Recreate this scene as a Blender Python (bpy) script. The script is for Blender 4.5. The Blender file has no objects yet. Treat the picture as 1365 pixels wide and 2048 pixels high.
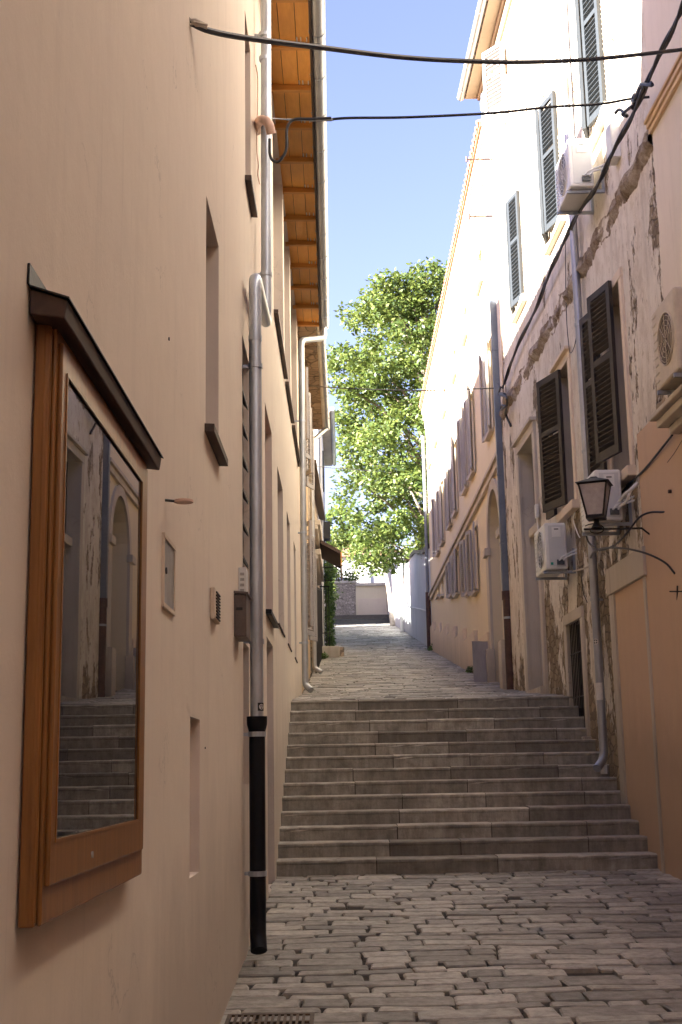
import bpy, bmesh, math, random
from mathutils import Vector, Matrix
random.seed(7)
R=math.radians
scene=bpy.context.scene
# ---------------------------------------------------------------- camera
F=2542.0; PITCH=R(11.4); ROLL=R(1.05); EYE=Vector((0,0,1.6))
cp,sp,cr,sr=math.cos(PITCH),math.sin(PITCH),math.cos(ROLL),math.sin(ROLL)
cam=bpy.data.cameras.new('camera'); co=bpy.data.objects.new('camera',cam); scene.collection.objects.link(co)
rt=Vector((cr,sr*sp,-sr*cp)); up=Vector((sr,-cr*sp,cr*cp)); fw=Vector((0,cp,sp))
co.matrix_world=Matrix(((rt.x,up.x,-fw.x,EYE.x),(rt.y,up.y,-fw.y,EYE.y),(rt.z,up.z,-fw.z,EYE.z),(0,0,0,1)))
cam.sensor_fit='VERTICAL'; cam.sensor_height=36; cam.sensor_width=24; cam.lens=36*F/2048
cam.clip_start=.05; cam.clip_end=5000
scene.camera=co
# ---------------------------------------------------------------- light
SUN_EL=R(20); TRAVEL=Vector((.93,.37))          # horizontal direction the sunlight travels
w=bpy.data.worlds.new('World'); scene.world=w; w.use_nodes=True
nt=w.node_tree; bg=nt.nodes['Background']
sky=nt.nodes.new('ShaderNodeTexSky'); sky.sky_type='NISHITA'; sky.sun_disc=False
sky.sun_elevation=SUN_EL
to_sun=-TRAVEL.normalized()
sky.sun_rotation=math.atan2(to_sun.x,to_sun.y)
sky.air_density=1.0; sky.dust_density=.8; sky.ozone_density=4.0
tn=nt.nodes.new('ShaderNodeMix'); tn.data_type='RGBA'; tn.blend_type='MULTIPLY'; tn.inputs[0].default_value=1; tn.inputs[7].default_value=(1.46,.985,.98,1)   # white balance of the photograph
nt.links.new(sky.outputs[0],tn.inputs[6]); nt.links.new(tn.outputs[2],bg.inputs[0]); bg.inputs[1].default_value=.054
sl=bpy.data.lights.new('sun','SUN'); sl.energy=5.0; sl.angle=R(.5); sl.color=(1,.97,.90)
so=bpy.data.objects.new('sun',sl); scene.collection.objects.link(so)
d=Vector((TRAVEL.x,TRAVEL.y,0)).normalized()*math.cos(SUN_EL); d.z=-math.sin(SUN_EL)
so.rotation_euler=d.to_track_quat('-Z','Y').to_euler()
scene.view_settings.view_transform='Standard'; scene.view_settings.look='None'
scene.view_settings.exposure=3.2; scene.view_settings.gamma=1
scene.cycles.max_bounces=10; scene.cycles.diffuse_bounces=6; scene.cycles.glossy_bounces=4
scene.cycles.use_denoising=True; scene.cycles.sample_clamp_indirect=8
# ---------------------------------------------------------------- measuring helpers
def ray(px,py):
    u=px-682.5; v=1024-py
    u2=u*cr+v*sr; v2=-u*sr+v*cr
    return Vector((u2,F*cp-v2*sp,F*sp+v2*cp))
def PX(px,py,x): r=ray(px,py); return EYE+r*(x/r.x)
def PY(px,py,y): r=ray(px,py); return EYE+r*(y/r.y)
SK=.0292
def PS(px,py,off=0): r=ray(px,py); return EYE+r*((3.35+SK*12-off)/(r.x+SK*r.y))
def Lw(y,o,z): return Vector((-.75+o,y,z))            # left facade, o = out towards the street
def Sw(y,o,z): return Vector((3.35-SK*(y-12)-o,y,z))  # stone house facade
def Yw(y,o,z): return Vector((3.1-o,y,z))             # yellow house facade
PROF=[(-40,-1.2),(-10,-.55),(0,-.2),(7.7,.17),(10,.29),(13.9,.5),(18.0,2.54),(23.8,2.98),(32,3.98),(43.8,5.53),(60,7.75),(79.9,10.5),(80.8,11.2),(95,11.6),(140,13),(400,16)]
def gz(y):
    for (a,za),(b,zb) in zip(PROF,PROF[1:]):
        if y<=b: return za+(zb-za)*(y-a)/(b-a)
    return PROF[-1][1]
# ---------------------------------------------------------------- mesh builder
class MB:
    def __init__(s): s.v=[]; s.f=[]
    def face(s,pts):
        n=len(s.v); s.v+= [Vector(p) for p in pts]; s.f.append(tuple(range(n,n+len(pts)))); return s
    def hexa(s,p):      # 4 bottom, 4 top
        n=len(s.v); s.v+=[Vector(q) for q in p]
        for q in ((3,2,1,0),(4,5,6,7),(0,1,5,4),(1,2,6,5),(2,3,7,6),(3,0,4,7)): s.f.append(tuple(n+i for i in q))
        return s
    def box(s,x0,x1,y0,y1,z0,z1): return s.hexa([(x0,y0,z0),(x1,y0,z0),(x1,y1,z0),(x0,y1,z0),(x0,y0,z1),(x1,y0,z1),(x1,y1,z1),(x0,y1,z1)])
    def wbox(s,fn,y0,y1,o0,o1,z0,z1,dz=0):   # box on a facade; dz raises the outer edge
        return s.hexa([fn(y0,o0,z0),fn(y1,o0,z0),fn(y1,o1,z0+dz),fn(y0,o1,z0+dz),fn(y0,o0,z1),fn(y1,o0,z1),fn(y1,o1,z1+dz),fn(y0,o1,z1+dz)])
    def prism(s,poly,vec):
        n=len(s.v); k=len(poly); vec=Vector(vec)
        s.v+=[Vector(p) for p in poly]+[Vector(p)+vec for p in poly]
        s.f.append(tuple(range(n+k-1,n-1,-1))); s.f.append(tuple(range(n+k,n+2*k)))
        for i in range(k): j=(i+1)%k; s.f.append((n+i,n+j,n+k+j,n+k+i))
        return s
    def tube(s,path,r,n=8,cap=True,closed=False):
        path=[Vector(p) for p in path]; rs=r if isinstance(r,(list,tuple)) else [r]*len(path)
        t0=(path[1]-path[0]).normalized(); a=t0.cross(Vector((0,0,1)))
        if a.length<.1: a=t0.cross(Vector((1,0,0)))
        a.normalize(); base=len(s.v); m=len(path)
        for i,p in enumerate(path):
            t=(path[min(i+1,m-1)]-path[max(i-1,0)]).normalized()
            a=(a-t*a.dot(t)).normalized(); b=t.cross(a)
            for k in range(n):
                an=2*math.pi*k/n; s.v.append(p+(a*math.cos(an)+b*math.sin(an))*rs[i])
        for i in range(m-1):
            for k in range(n):
                k2=(k+1)%n; s.f.append((base+i*n+k,base+i*n+k2,base+(i+1)*n+k2,base+(i+1)*n+k))
        if cap:
            s.f.append(tuple(base+k for k in reversed(range(n)))); s.f.append(tuple(base+(m-1)*n+k for k in range(n)))
        return s
    def build(s,name,mat,parent=None,smooth=False,bevel=0,label=None):
        me=bpy.data.meshes.new(name)
        off=worldpos(parent) if parent else Vector((0,0,0))
        me.from_pydata([tuple(q-off) for q in s.v],[],s.f); me.materials.append(mat)
        o=bpy.data.objects.new(name,me); scene.collection.objects.link(o)
        bm=bmesh.new(); bm.from_mesh(me); bmesh.ops.recalc_face_normals(bm,faces=bm.faces)
        bm.to_mesh(me); bm.free()
        if smooth:
            me.polygons.foreach_set('use_smooth',[True]*len(me.polygons))
            try: me.set_sharp_from_angle(angle=R(40))
            except Exception: pass
        if bevel:
            m=o.modifiers.new('bevel','BEVEL'); m.width=bevel; m.segments=2; m.limit_method='ANGLE'; m.angle_limit=R(40)
        if parent: o.parent=parent
        if label: o['label']=label
        return o
def worldpos(o):
    p=Vector((0,0,0))
    while o is not None: p=p+Vector(o.location); o=o.parent
    return p
def tag(o,label,cat,group=None):
    o['label']=label; o['category']=cat
    if group: o['group']=group
    return o
def thing(name,loc,label,cat,group=None):
    o=bpy.data.objects.new(name,None); scene.collection.objects.link(o); o.location=loc; o.empty_display_size=.2
    return tag(o,label,cat,group)
def struct(o): o['kind']='structure'; return o
# ---------------------------------------------------------------- materials
def newmat(name):
    m=bpy.data.materials.new(name); m.use_nodes=True; return m,m.node_tree,m.node_tree.nodes['Principled BSDF']
def N(nt,t,**k):
    n=nt.nodes.new(t)
    for a,b in k.items(): setattr(n,a,b)
    return n
def coords(nt,scale=(1,1,1)):
    g=N(nt,'ShaderNodeNewGeometry'); m=N(nt,'ShaderNodeMapping'); m.inputs['Scale'].default_value=scale
    nt.links.new(g.outputs['Position'],m.inputs[0]); return m.outputs[0]
def noise(nt,vec,scale,detail=5,rough=.6):
    n=N(nt,'ShaderNodeTexNoise'); n.inputs['Scale'].default_value=scale; n.inputs['Detail'].default_value=detail; n.inputs['Roughness'].default_value=rough
    nt.links.new(vec,n.inputs['Vector']); return n.outputs['Fac']
def ramp(nt,fac,stops):
    r=N(nt,'ShaderNodeValToRGB'); e=r.color_ramp.elements
    while len(e)<len(stops): e.new(.5)
    for i,(p,c) in enumerate(stops):
        e[i].position=p; e[i].color=(c,c,c,1) if not isinstance(c,tuple) else (*c,1)
    nt.links.new(fac,r.inputs[0]); return r.outputs[0]
def mix(nt,f,a,b,mode='MIX'):
    m=N(nt,'ShaderNodeMix',data_type='RGBA',blend_type=mode)
    for s,v in ((m.inputs[0],f),(m.inputs[6],a),(m.inputs[7],b)):
        if hasattr(v,'links'): nt.links.new(v,s)
        elif isinstance(v,tuple): s.default_value=(*v,1)
        else: s.default_value=v
    return m.outputs[2]
def math_(nt,op,a,b=0,clamp=False):
    m=N(nt,'ShaderNodeMath',operation=op,use_clamp=clamp)
    for s,v in ((m.inputs[0],a),(m.inputs[1],b)):
        if hasattr(v,'links'): nt.links.new(v,s)
        else: s.default_value=v
    return m.outputs[0]
def bump(nt,h,bs,strength=.3,dist=.01,prev=None):
    b=N(nt,'ShaderNodeBump'); b.inputs['Strength'].default_value=strength; b.inputs['Distance'].default_value=dist
    nt.links.new(h,b.inputs['Height'])
    if prev: nt.links.new(prev,b.inputs['Normal'])
    nt.links.new(b.outputs[0],bs.inputs['Normal']); return b.outputs[0]
def scl(c,k): return tuple(min(1,x*k) for x in c)
def simple(name,c,rough=.6,metal=0,var=.15,scale=6,bmp=0,sc=(1,1,1),spec=.5,c2=None):
    m,nt,bs=newmat(name); v=coords(nt,sc)
    n=noise(nt,v,scale); n2=noise(nt,v,scale*6,3)
    f=ramp(nt,n,[(.3,0.0),(.7,1.0)])
    col=mix(nt,f,scl(c,1-var),c2 or scl(c,1+var))
    f2=ramp(nt,n2,[(.35,0.0),(.75,1.0)])
    col=mix(nt,math_(nt,'MULTIPLY',f2,.35),col,scl(c,1-2*var))
    nt.links.new(col,bs.inputs['Base Color'])
    bs.inputs['Roughness'].default_value=rough; bs.inputs['Metallic'].default_value=metal; bs.inputs['Specular IOR Level'].default_value=spec
    if bmp: bump(nt,n2,bs,bmp,.004)
    return m
def plaster(name,c,c2,stain,streak=.35,bmp=.25,patch=.5):
    m,nt,bs=newmat(name); v=coords(nt); vs=coords(nt,(3,3,.22))
    big=ramp(nt,noise(nt,v,.55,4),[(.3,0.0),(.7,1.0)])
    col=mix(nt,math_(nt,'MULTIPLY',big,patch),c,c2)
    st=ramp(nt,noise(nt,vs,1.3,6,.7),[(.52,0.0),(.78,1.0)])
    col=mix(nt,math_(nt,'MULTIPLY',st,streak),col,stain)
    st2=ramp(nt,noise(nt,coords(nt,(9,9,.5)),1.1,5,.75),[(.60,0.0),(.72,1.0)])
    st2=math_(nt,'MULTIPLY',st2,ramp(nt,noise(nt,v,.7,3),[(.45,0.0),(.6,1.0)]))
    col=mix(nt,math_(nt,'MULTIPLY',st2,streak*1.1),col,scl(stain,.85))
    fine=noise(nt,v,55,4,.7); med=noise(nt,v,7,4)
    sp_=ramp(nt,noise(nt,v,17,5,.75),[(.66,0.0),(.72,1.0)])
    col=mix(nt,math_(nt,'MULTIPLY',sp_,.22),col,scl(stain,.8))
    col=mix(nt,math_(nt,'MULTIPLY',ramp(nt,med,[(.3,0.0),(.7,1.0)]),.16),col,scl(c,.8))
    # hairline cracks, only in a few places
    vc=N(nt,'ShaderNodeTexVoronoi',feature='DISTANCE_TO_EDGE'); vc.inputs['Scale'].default_value=.55
    wob=N(nt,'ShaderNodeVectorMath',operation='ADD'); ns=N(nt,'ShaderNodeTexNoise'); ns.inputs['Scale'].default_value=2.5; ns.inputs['Detail'].default_value=6
    nt.links.new(v,ns.inputs['Vector']); nt.links.new(v,wob.inputs[0]); nt.links.new(ns.outputs['Color'],wob.inputs[1]); nt.links.new(wob.outputs[0],vc.inputs['Vector'])
    cr=ramp(nt,vc.outputs['Distance'],[(.0,1.0),(.0035,0.0)]); cr=math_(nt,'MULTIPLY',cr,ramp(nt,noise(nt,v,.9,2),[(.56,0.0),(.62,1.0)]))
    col=mix(nt,math_(nt,'MULTIPLY',cr,.4),col,scl(stain,.5))
    # rising damp and splashes at the foot of the wall
    g=N(nt,'ShaderNodeNewGeometry'); sep=N(nt,'ShaderNodeSeparateXYZ'); nt.links.new(g.outputs['Position'],sep.inputs[0])
    gy=N(nt,'ShaderNodeMapRange'); nt.links.new(sep.outputs[1],gy.inputs[0]); gy.inputs[1].default_value=0; gy.inputs[2].default_value=44; gy.inputs[3].default_value=-.25; gy.inputs[4].default_value=5.5
    hh=math_(nt,'SUBTRACT',sep.outputs[2],gy.outputs[0])
    hh=math_(nt,'ADD',hh,math_(nt,'MULTIPLY',noise(nt,coords(nt,(1,1,.4)),2.2,5,.7),-1.1))
    dm=N(nt,'ShaderNodeMapRange'); nt.links.new(hh,dm.inputs[0]); dm.inputs[1].default_value=.25; dm.inputs[2].default_value=-.5; dm.inputs[3].default_value=0; dm.inputs[4].default_value=.45
    col=mix(nt,dm.outputs[0],col,scl(stain,.6))
    nt.links.new(col,bs.inputs['Base Color']); bs.inputs['Roughness'].default_value=.9; bs.inputs['Specular IOR Level'].default_value=.25
    b1=bump(nt,fine,bs,bmp,.004); b2=bump(nt,med,bs,bmp*.8,.012,b1); bump(nt,noise(nt,v,1.2,3),bs,.25,.06,b2)
    return m
def peeling(name,pl,pl2,st1,st2,thr=.55,low=2.0):
    """plaster that has come off in patches, more of it near the foot of the wall"""
    m,nt,bs=newmat(name); v=coords(nt); vt=coords(nt,(1,1,.45))
    g=N(nt,'ShaderNodeNewGeometry'); sep=N(nt,'ShaderNodeSeparateXYZ'); nt.links.new(g.outputs['Position'],sep.inputs[0])
    z=sep.outputs[2]
    h=N(nt,'ShaderNodeMapRange'); nt.links.new(z,h.inputs[0]); h.inputs[1].default_value=1; h.inputs[2].default_value=7.5; h.inputs[3].default_value=.13; h.inputs[4].default_value=-.03
    n=noise(nt,vt,1.5,9,.72)
    k=math_(nt,'ADD',n,h.outputs[0])
    mask=ramp(nt,k,[(thr,0.0),(thr+.025,1.0)])
    edge=ramp(nt,k,[(thr-.045,0.0),(thr,1.0)])
    base=mix(nt,ramp(nt,noise(nt,v,.9,5),[(.3,0.0),(.7,1.0)]),pl,pl2)
    vs=coords(nt,(3,3,.2)); streak=ramp(nt,noise(nt,vs,1.6,6,.7),[(.5,0.0),(.75,1.0)])
    base=mix(nt,math_(nt,'MULTIPLY',streak,.5),base,scl(pl,.55))
    pits=ramp(nt,noise(nt,coords(nt,(1,1,.5)),11,8,.85),[(.55,0.0),(.62,1.0)])
    base=mix(nt,math_(nt,'MULTIPLY',pits,.6),base,(.30,.22,.14))
    blot=ramp(nt,noise(nt,coords(nt,(1,1,.6)),2.1,7,.75),[(.48,0.0),(.62,1.0)])
    base=mix(nt,math_(nt,'MULTIPLY',blot,.45),base,(.40,.31,.21))
    base=mix(nt,math_(nt,'MULTIPLY',edge,.55),base,scl(pl,1.25))
    vo=N(nt,'ShaderNodeTexVoronoi'); vo.inputs['Scale'].default_value=5.2; nt.links.new(coords(nt,(1,1,1.7)),vo.inputs['Vector'])
    sc_=N(nt,'ShaderNodeSeparateColor'); nt.links.new(vo.outputs['Color'],sc_.inputs[0])
    stone=mix(nt,sc_.outputs[0],st1,st2)
    vd=N(nt,'ShaderNodeTexVoronoi',feature='DISTANCE_TO_EDGE'); vd.inputs['Scale'].default_value=5.2; nt.links.new(coords(nt,(1,1,1.7)),vd.inputs['Vector'])
    joint=ramp(nt,math_(nt,'ADD',vd.outputs['Distance'],math_(nt,'MULTIPLY',noise(nt,v,9,4),.08)),[(.03,0.0),(.13,1.0)])
    stone=mix(nt,joint,scl(st2,.75),stone)
    stone=mix(nt,math_(nt,'MULTIPLY',noise(nt,v,14,6,.7),.6),stone,scl(st1,.5))
    col=mix(nt,mask,base,stone)
    nt.links.new(col,bs.inputs['Base Color']); bs.inputs['Roughness'].default_value=.95; bs.inputs['Specular IOR Level'].default_value=.2
    hh=math_(nt,'SUBTRACT',math_(nt,'MULTIPLY',noise(nt,v,22,6,.7),.35),mask)
    hh=math_(nt,'ADD',hh,math_(nt,'MULTIPLY',math_(nt,'MULTIPLY',joint,mask),.8))
    b1=bump(nt,hh,bs,.9,.035); bump(nt,noise(nt,v,60,4,.7),bs,.35,.006,b1)
    return m
def island(name,c1,c2,c3,rough=.7,bmp=.5,grime=.4,scale=9,spec=.4,risers=False):
    """stone whose tone differs from block to block"""
    m,nt,bs=newmat(name); v=coords(nt); g=N(nt,'ShaderNodeNewGeometry')
    rnd=g.outputs['Random Per Island']
    col=ramp(nt,rnd,[(0,c1),(.5,c2),(1,c3)])
    n=noise(nt,v,scale,7,.7); n2=noise(nt,v,scale*7,4,.7)
    col=mix(nt,math_(nt,'MULTIPLY',ramp(nt,n,[(.42,0.0),(.68,1.0)]),grime),col,scl(c1,.5))
    col=mix(nt,math_(nt,'MULTIPLY',ramp(nt,noise(nt,v,1.1,5),[(.45,0.0),(.65,1.0)]),.4),col,scl(c1,.7))
    col=mix(nt,math_(nt,'MULTIPLY',ramp(nt,n2,[(.6,0.0),(.7,1.0)]),.3),col,scl(c1,.5))
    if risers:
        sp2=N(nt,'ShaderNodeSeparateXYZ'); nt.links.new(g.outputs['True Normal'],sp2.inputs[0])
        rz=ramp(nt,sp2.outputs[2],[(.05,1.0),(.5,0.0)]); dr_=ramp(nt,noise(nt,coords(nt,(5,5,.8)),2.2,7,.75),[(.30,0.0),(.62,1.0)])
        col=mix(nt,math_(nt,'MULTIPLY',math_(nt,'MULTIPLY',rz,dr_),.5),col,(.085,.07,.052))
    nt.links.new(col,bs.inputs['Base Color'])
    nt.links.new(ramp(nt,n,[(.3,rough-.12),(.7,min(1,rough+.15))]),bs.inputs['Roughness']); bs.inputs['Specular IOR Level'].default_value=spec
    b1=bump(nt,n2,bs,bmp*.6,.003); bump(nt,n,bs,bmp,.012,b1)
    return m
def wood(name,c,c2,rough=.45,grain=(2,14,14),coat=0):
    m,nt,bs=newmat(name); v=coords(nt,grain)
    n=noise(nt,v,2.2,6,.65); n2=noise(nt,coords(nt),1.4,3)
    col=mix(nt,ramp(nt,n,[(.32,0.0),(.68,1.0)]),c,c2)
    col=mix(nt,math_(nt,'MULTIPLY',ramp(nt,n2,[(.35,0.0),(.7,1.0)]),.35),col,scl(c,.6))
    nt.links.new(col,bs.inputs['Base Color']); bs.inputs['Roughness'].default_value=rough; bs.inputs['Coat Weight'].default_value=coat; bs.inputs['Coat Roughness'].default_value=.15
    bump(nt,n,bs,.25,.004); return m
M={}
M['peach']=plaster('peach_plaster',(.79,.69,.56),(.75,.64,.53),(.55,.46,.38),.34,.24,.7)
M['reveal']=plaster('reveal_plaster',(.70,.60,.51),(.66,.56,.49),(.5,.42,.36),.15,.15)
M['stone_house']=peeling('peeling_plaster',(.64,.58,.49),(.73,.67,.58),(.42,.33,.22),(.20,.15,.10),.54)
M['orange_pl']=plaster('orange_plaster',(.56,.39,.27),(.52,.37,.27),(.42,.31,.23),.3,.15,.7)
M['yellow_pl']=plaster('yellow_plaster',(.72,.62,.44),(.69,.59,.43),(.5,.40,.28),.3,.12,.6)
M['cream']=plaster('cream_trim',(.72,.60,.46),(.66,.54,.42),(.45,.36,.28),.35,.2)
M['trim']=plaster('stone_trim',(.58,.52,.44),(.46,.40,.33),(.26,.21,.155),.75,.5,.9)
M['ochre_pl']=plaster('ochre_plaster',(.68,.50,.31),(.64,.48,.32),(.5,.37,.24),.3,.15)
M['white_pl']=plaster('white_plaster',(.74,.72,.68),(.62,.60,.57),(.35,.34,.32),.5,.3,.6)
M['garden_pl']=plaster('garden_wall_plaster',(.60,.60,.60),(.45,.46,.47),(.25,.26,.27),.7,.5,.7)
M['zinc']=simple('zinc',(.46,.50,.55),.38,.6,.12,2,.05)
M['zinc_warm']=simple('weathered_zinc',(.46,.47,.47),.42,.6,.14,2,.05)
M['zinc_blue']=simple('blue_grey_sheet',(.13,.15,.18),.5,.2,.15,3,.05)
M['black']=simple('black_plastic',(.009,.009,.010),.5,0,.3,5,spec=.25)
M['rust']=simple('brown_cast_iron',(.075,.035,.026),.6,.2,.35,9,.3)
M['soffit']=wood('orange_stained_boards',(.86,.42,.09),(.72,.33,.065),.55,(10,1.5,10))
M['rafter']=wood('dark_stained_rafter',(.66,.31,.07),(.55,.24,.05),.55,(1.5,10,10))
M['wood']=wood('varnished_wood',(.34,.145,.035),(.20,.078,.018),.4,(16,16,1.2),.12)
M['woodh']=wood('varnished_wood_rail',(.37,.16,.042),(.24,.095,.022),.4,(16,1.2,16),.12)
M['darkwood']=wood('dark_weathered_wood',(.075,.04,.025),(.04,.022,.015),.6,(12,1,12))
M['shutter']=wood('dark_brown_shutter',(.04,.03,.024),(.027,.02,.016),.6,(10,10,2))
M['shutter_b']=wood('grey_blue_shutter',(.034,.040,.046),(.024,.029,.034),.6,(10,10,2))
M['shutter_g']=wood('lilac_grey_shutter',(.40,.38,.37),(.33,.31,.31),.7,(10,10,2))
M['orange_paint']=wood('orange_paint',(.45,.14,.05),(.36,.11,.04),.5)
M['dark']=simple('dark_interior',(.02,.018,.016),.6)
M['cable']=simple('black_cable',(.015,.015,.018),.5,0,.3,20)
M['iron']=simple('dark_iron',(.03,.028,.026),.5,.6,.3,12,.2)
M['ac']=simple('white_casing',(.70,.70,.68),.45,0,.06,3)
M['ac_side']=simple('grey_casing',(.55,.56,.56),.5,0,.06,3)
M['fan']=simple('fan_grille',(.10,.11,.11),.5,.2,.3,40)
M['ac_old']=simple('aged_beige_casing',(.55,.47,.36),.55,0,.15,4)
M['fan_old']=simple('brown_grille',(.13,.09,.06),.6,.1,.3,30)
M['bracket']=simple('galvanised_bracket',(.35,.37,.40),.5,.5,.15,10)
M['tile']=simple('clay_tiles',(.30,.16,.10),.85,0,.35,5,.4)
M['white_plastic']=simple('white_plastic',(.70,.70,.68),.5,0,.1,9)
M['grey_metal']=simple('grey_metal_door',(.40,.39,.37),.45,.5,.2,9)
M['dark_metal']=simple('dark_box_metal',(.13,.10,.09),.4,.3,.2,9)
M['lantern_glass']=simple('milky_glass',(.42,.38,.37),.25,0,.15,14)
M['paving']=island('paving_stone',(.17,.155,.13),(.31,.285,.24),(.49,.455,.39),.52,.7,.5,12,.5)
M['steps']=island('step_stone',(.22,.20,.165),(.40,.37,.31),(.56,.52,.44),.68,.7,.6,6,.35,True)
M['earth']=simple('mortar_and_earth',(.045,.036,.027),.95,0,.35,8,.6)
M['grate']=simple('rusty_grate',(.11,.075,.05),.6,.5,.4,25,.3)
M['bark']=simple('bark',(.20,.16,.12),.9,0,.3,8,.6)
M['palebark']=simple('pale_bark',(.45,.40,.33),.9,0,.3,8,.5)
M['green']=simple('teal_sticker',(.02,.30,.22),.5)
M['sticker']=simple('sticker_white',(.62,.60,.58),.6,0,.1,30)
M['ink']=simple('ink_black',(.02,.02,.02),.6)
M['glaze']=simple('window_pane',(.03,.033,.036),.06,0,.2,2,spec=.8)
M['peach_pipe']=simple('peach_painted_pipe',(.70,.47,.36),.6,0,.1,9)
M['copper']=simple('red_flashing',(.30,.12,.08),.6,.3,.25,9)
# display-case glass: dark, mirror smooth
m,nt,bs=newmat('display_glass'); bs.inputs['Base Color'].default_value=(.035,.033,.03,1); bs.inputs['Roughness'].default_value=.015; bs.inputs['IOR'].default_value=1.75; bs.inputs['Specular IOR Level'].default_value=.6
ds=noise(nt,coords(nt,(1,1,.6)),5,6,.7)
nt.links.new(ramp(nt,ds,[(.55,.006),(.85,.04)]),bs.inputs['Roughness']); bump(nt,noise(nt,coords(nt),1.1,2),bs,.05,.004)
M['glass']=m
# rubble wall and brick-like masonry
def rubble(name,c1,c2,mort,s=4,sz=1.6):
    m,nt,bs=newmat(name); v=coords(nt,(1,1,sz))
    vo=N(nt,'ShaderNodeTexVoronoi'); vo.inputs['Scale'].default_value=s; nt.links.new(v,vo.inputs['Vector'])
    vd=N(nt,'ShaderNodeTexVoronoi',feature='DISTANCE_TO_EDGE'); vd.inputs['Scale'].default_value=s; nt.links.new(v,vd.inputs['Vector'])
    sc_=N(nt,'ShaderNodeSeparateColor'); nt.links.new(vo.outputs['Color'],sc_.inputs[0])
    j=ramp(nt,vd.outputs['Distance'],[(.01,0.0),(.08,1.0)])
    nt.links.new(mix(nt,j,mort,mix(nt,sc_.outputs[0],c1,c2)),bs.inputs['Base Color']); bs.inputs['Roughness'].default_value=.95
    bump(nt,j,bs,.8,.03); return m
M['rubble']=rubble('rubble_masonry',(.42,.33,.24),(.30,.23,.17),(.20,.16,.12))
M['rubble_far']=rubble('far_rubble',(.50,.42,.36),(.30,.25,.21),(.16,.13,.11),4.6,1.8)
M['dark_stone']=simple('dark_step_stone',(.03,.032,.036),.8,0,.3,6,.4)  # one very dark tone for the far steps
def leafmat(name,a,b,c,tr=.3):
    m=bpy.data.materials.new(name); m.use_nodes=True; nt=m.node_tree; bs=nt.nodes['Principled BSDF']; out=nt.nodes['Material Output']
    g=N(nt,'ShaderNodeNewGeometry'); col=ramp(nt,g.outputs['Random Per Island'],[(0,a),(.5,b),(1,c)])
    nt.links.new(col,bs.inputs['Base Color']); bs.inputs['Roughness'].default_value=.5
    t=N(nt,'ShaderNodeBsdfTranslucent'); nt.links.new(mix(nt,.5,col,scl(c,1.3)),t.inputs[0])
    ms=N(nt,'ShaderNodeMixShader'); ms.inputs[0].default_value=tr
    nt.links.new(bs.outputs[0],ms.inputs[1]); nt.links.new(t.outputs[0],ms.inputs[2]); nt.links.new(ms.outputs[0],out.inputs[0]); return m
M['leaf']=leafmat('tree_leaves',(.03,.06,.012),(.08,.125,.022),(.19,.23,.05))
M['leaf2']=leafmat('bright_leaves',(.10,.13,.015),(.17,.20,.02),(.22,.24,.04))
M['ivy']=leafmat('ivy_leaves',(.03,.07,.012),(.06,.12,.02),(.09,.15,.03))

# ================================================================= GROUND
g=MB(); ys=[p[0] for p in PROF]; 
def gz_low(y): return gz(y)-.03-(.22 if 13.95<y<18 else 0)
ys=sorted(set(ys+[13.95,14.4,17.6,17.95]+[2*i for i in range(-6,42)])) 
xs=[-200,-40,-8,-.9,1,3.6,8,40,200]
idx=len(g.v)
for y in ys:
    for x in xs: g.v.append(Vector((x,y,gz_low(y))))
n=len(xs)
for i in range(len(ys)-1):
    for k in range(n-1): g.f.append((i*n+k,i*n+k+1,(i+1)*n+k+1,(i+1)*n+k))
struct(g.build('ground',M['earth']))

def slab(mb,p,zc,h,bv):
    """paving stone: p = 4 corners (x,y) anticlockwise, slightly domed top with worn edges"""
    c=Vector((sum(q[0] for q in p)/4,sum(q[1] for q in p)/4))
    ring=[]
    for i in range(4):
        a=Vector(p[i]); pr=Vector(p[i-1]); nx=Vector(p[(i+1)%4])
        k=random.uniform(.04,.16); L1=min((pr-a).length,.25); L2=min((nx-a).length,.25)
        ring.append(a+(pr-a).normalized()*L1*k*.5); ring.append(a+(nx-a).normalized()*L2*k*.5)
        mid=(a+nx)/2; ring.append(mid+(mid-c).normalized()*random.uniform(-.006,.008))
    tx,ty=random.uniform(-.018,.018),random.uniform(-.014,.014)
    n=len(mb.v); K=len(ring)
    for q in ring: mb.v.append(Vector((q.x,q.y,gz(q.y)+zc-h)))
    for q in ring: mb.v.append(Vector((q.x,q.y,gz(q.y)+zc-bv*.9)))
    for q in ring:
        w_=q-c; q2=c+w_*(1-min(.45,bv*1.6/max(.02,w_.length))); mb.v.append(Vector((q2.x,q2.y,gz(q2.y)+zc+(q2.x-c.x)*tx+(q2.y-c.y)*ty)))
    for a_ in (0,1):
        for i in range(K): j=(i+1)%K; mb.f.append((n+a_*K+i,n+a_*K+j,n+(a_+1)*K+j,n+(a_+1)*K+i))
    mb.f.append(tuple(n+2*K+i for i in range(K)))
HOLES=[]
for px,py in ((1205,1852),(735,1812),(640,1815),(1140,1938),(985,1795),(1290,1900),(820,1960),(930,1372),(1010,1352),(700,1350)):
    r_=ray(px,py); t_=1.0
    for k in range(60):      # march to the ground
        y_=4+k*.5 if k<30 else 0
    lo_,hi_=3.0,40.0; best=None
    yv=3.0
    while yv<40:
        p_=EYE+r_*(yv/r_.y)
        if p_.z<=gz(yv)+.02 if py>1535 else p_.z<=gz(yv): best=p_; 
        if best: break
        yv+=.05
    if best: HOLES.append((best.x,best.y))
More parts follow.
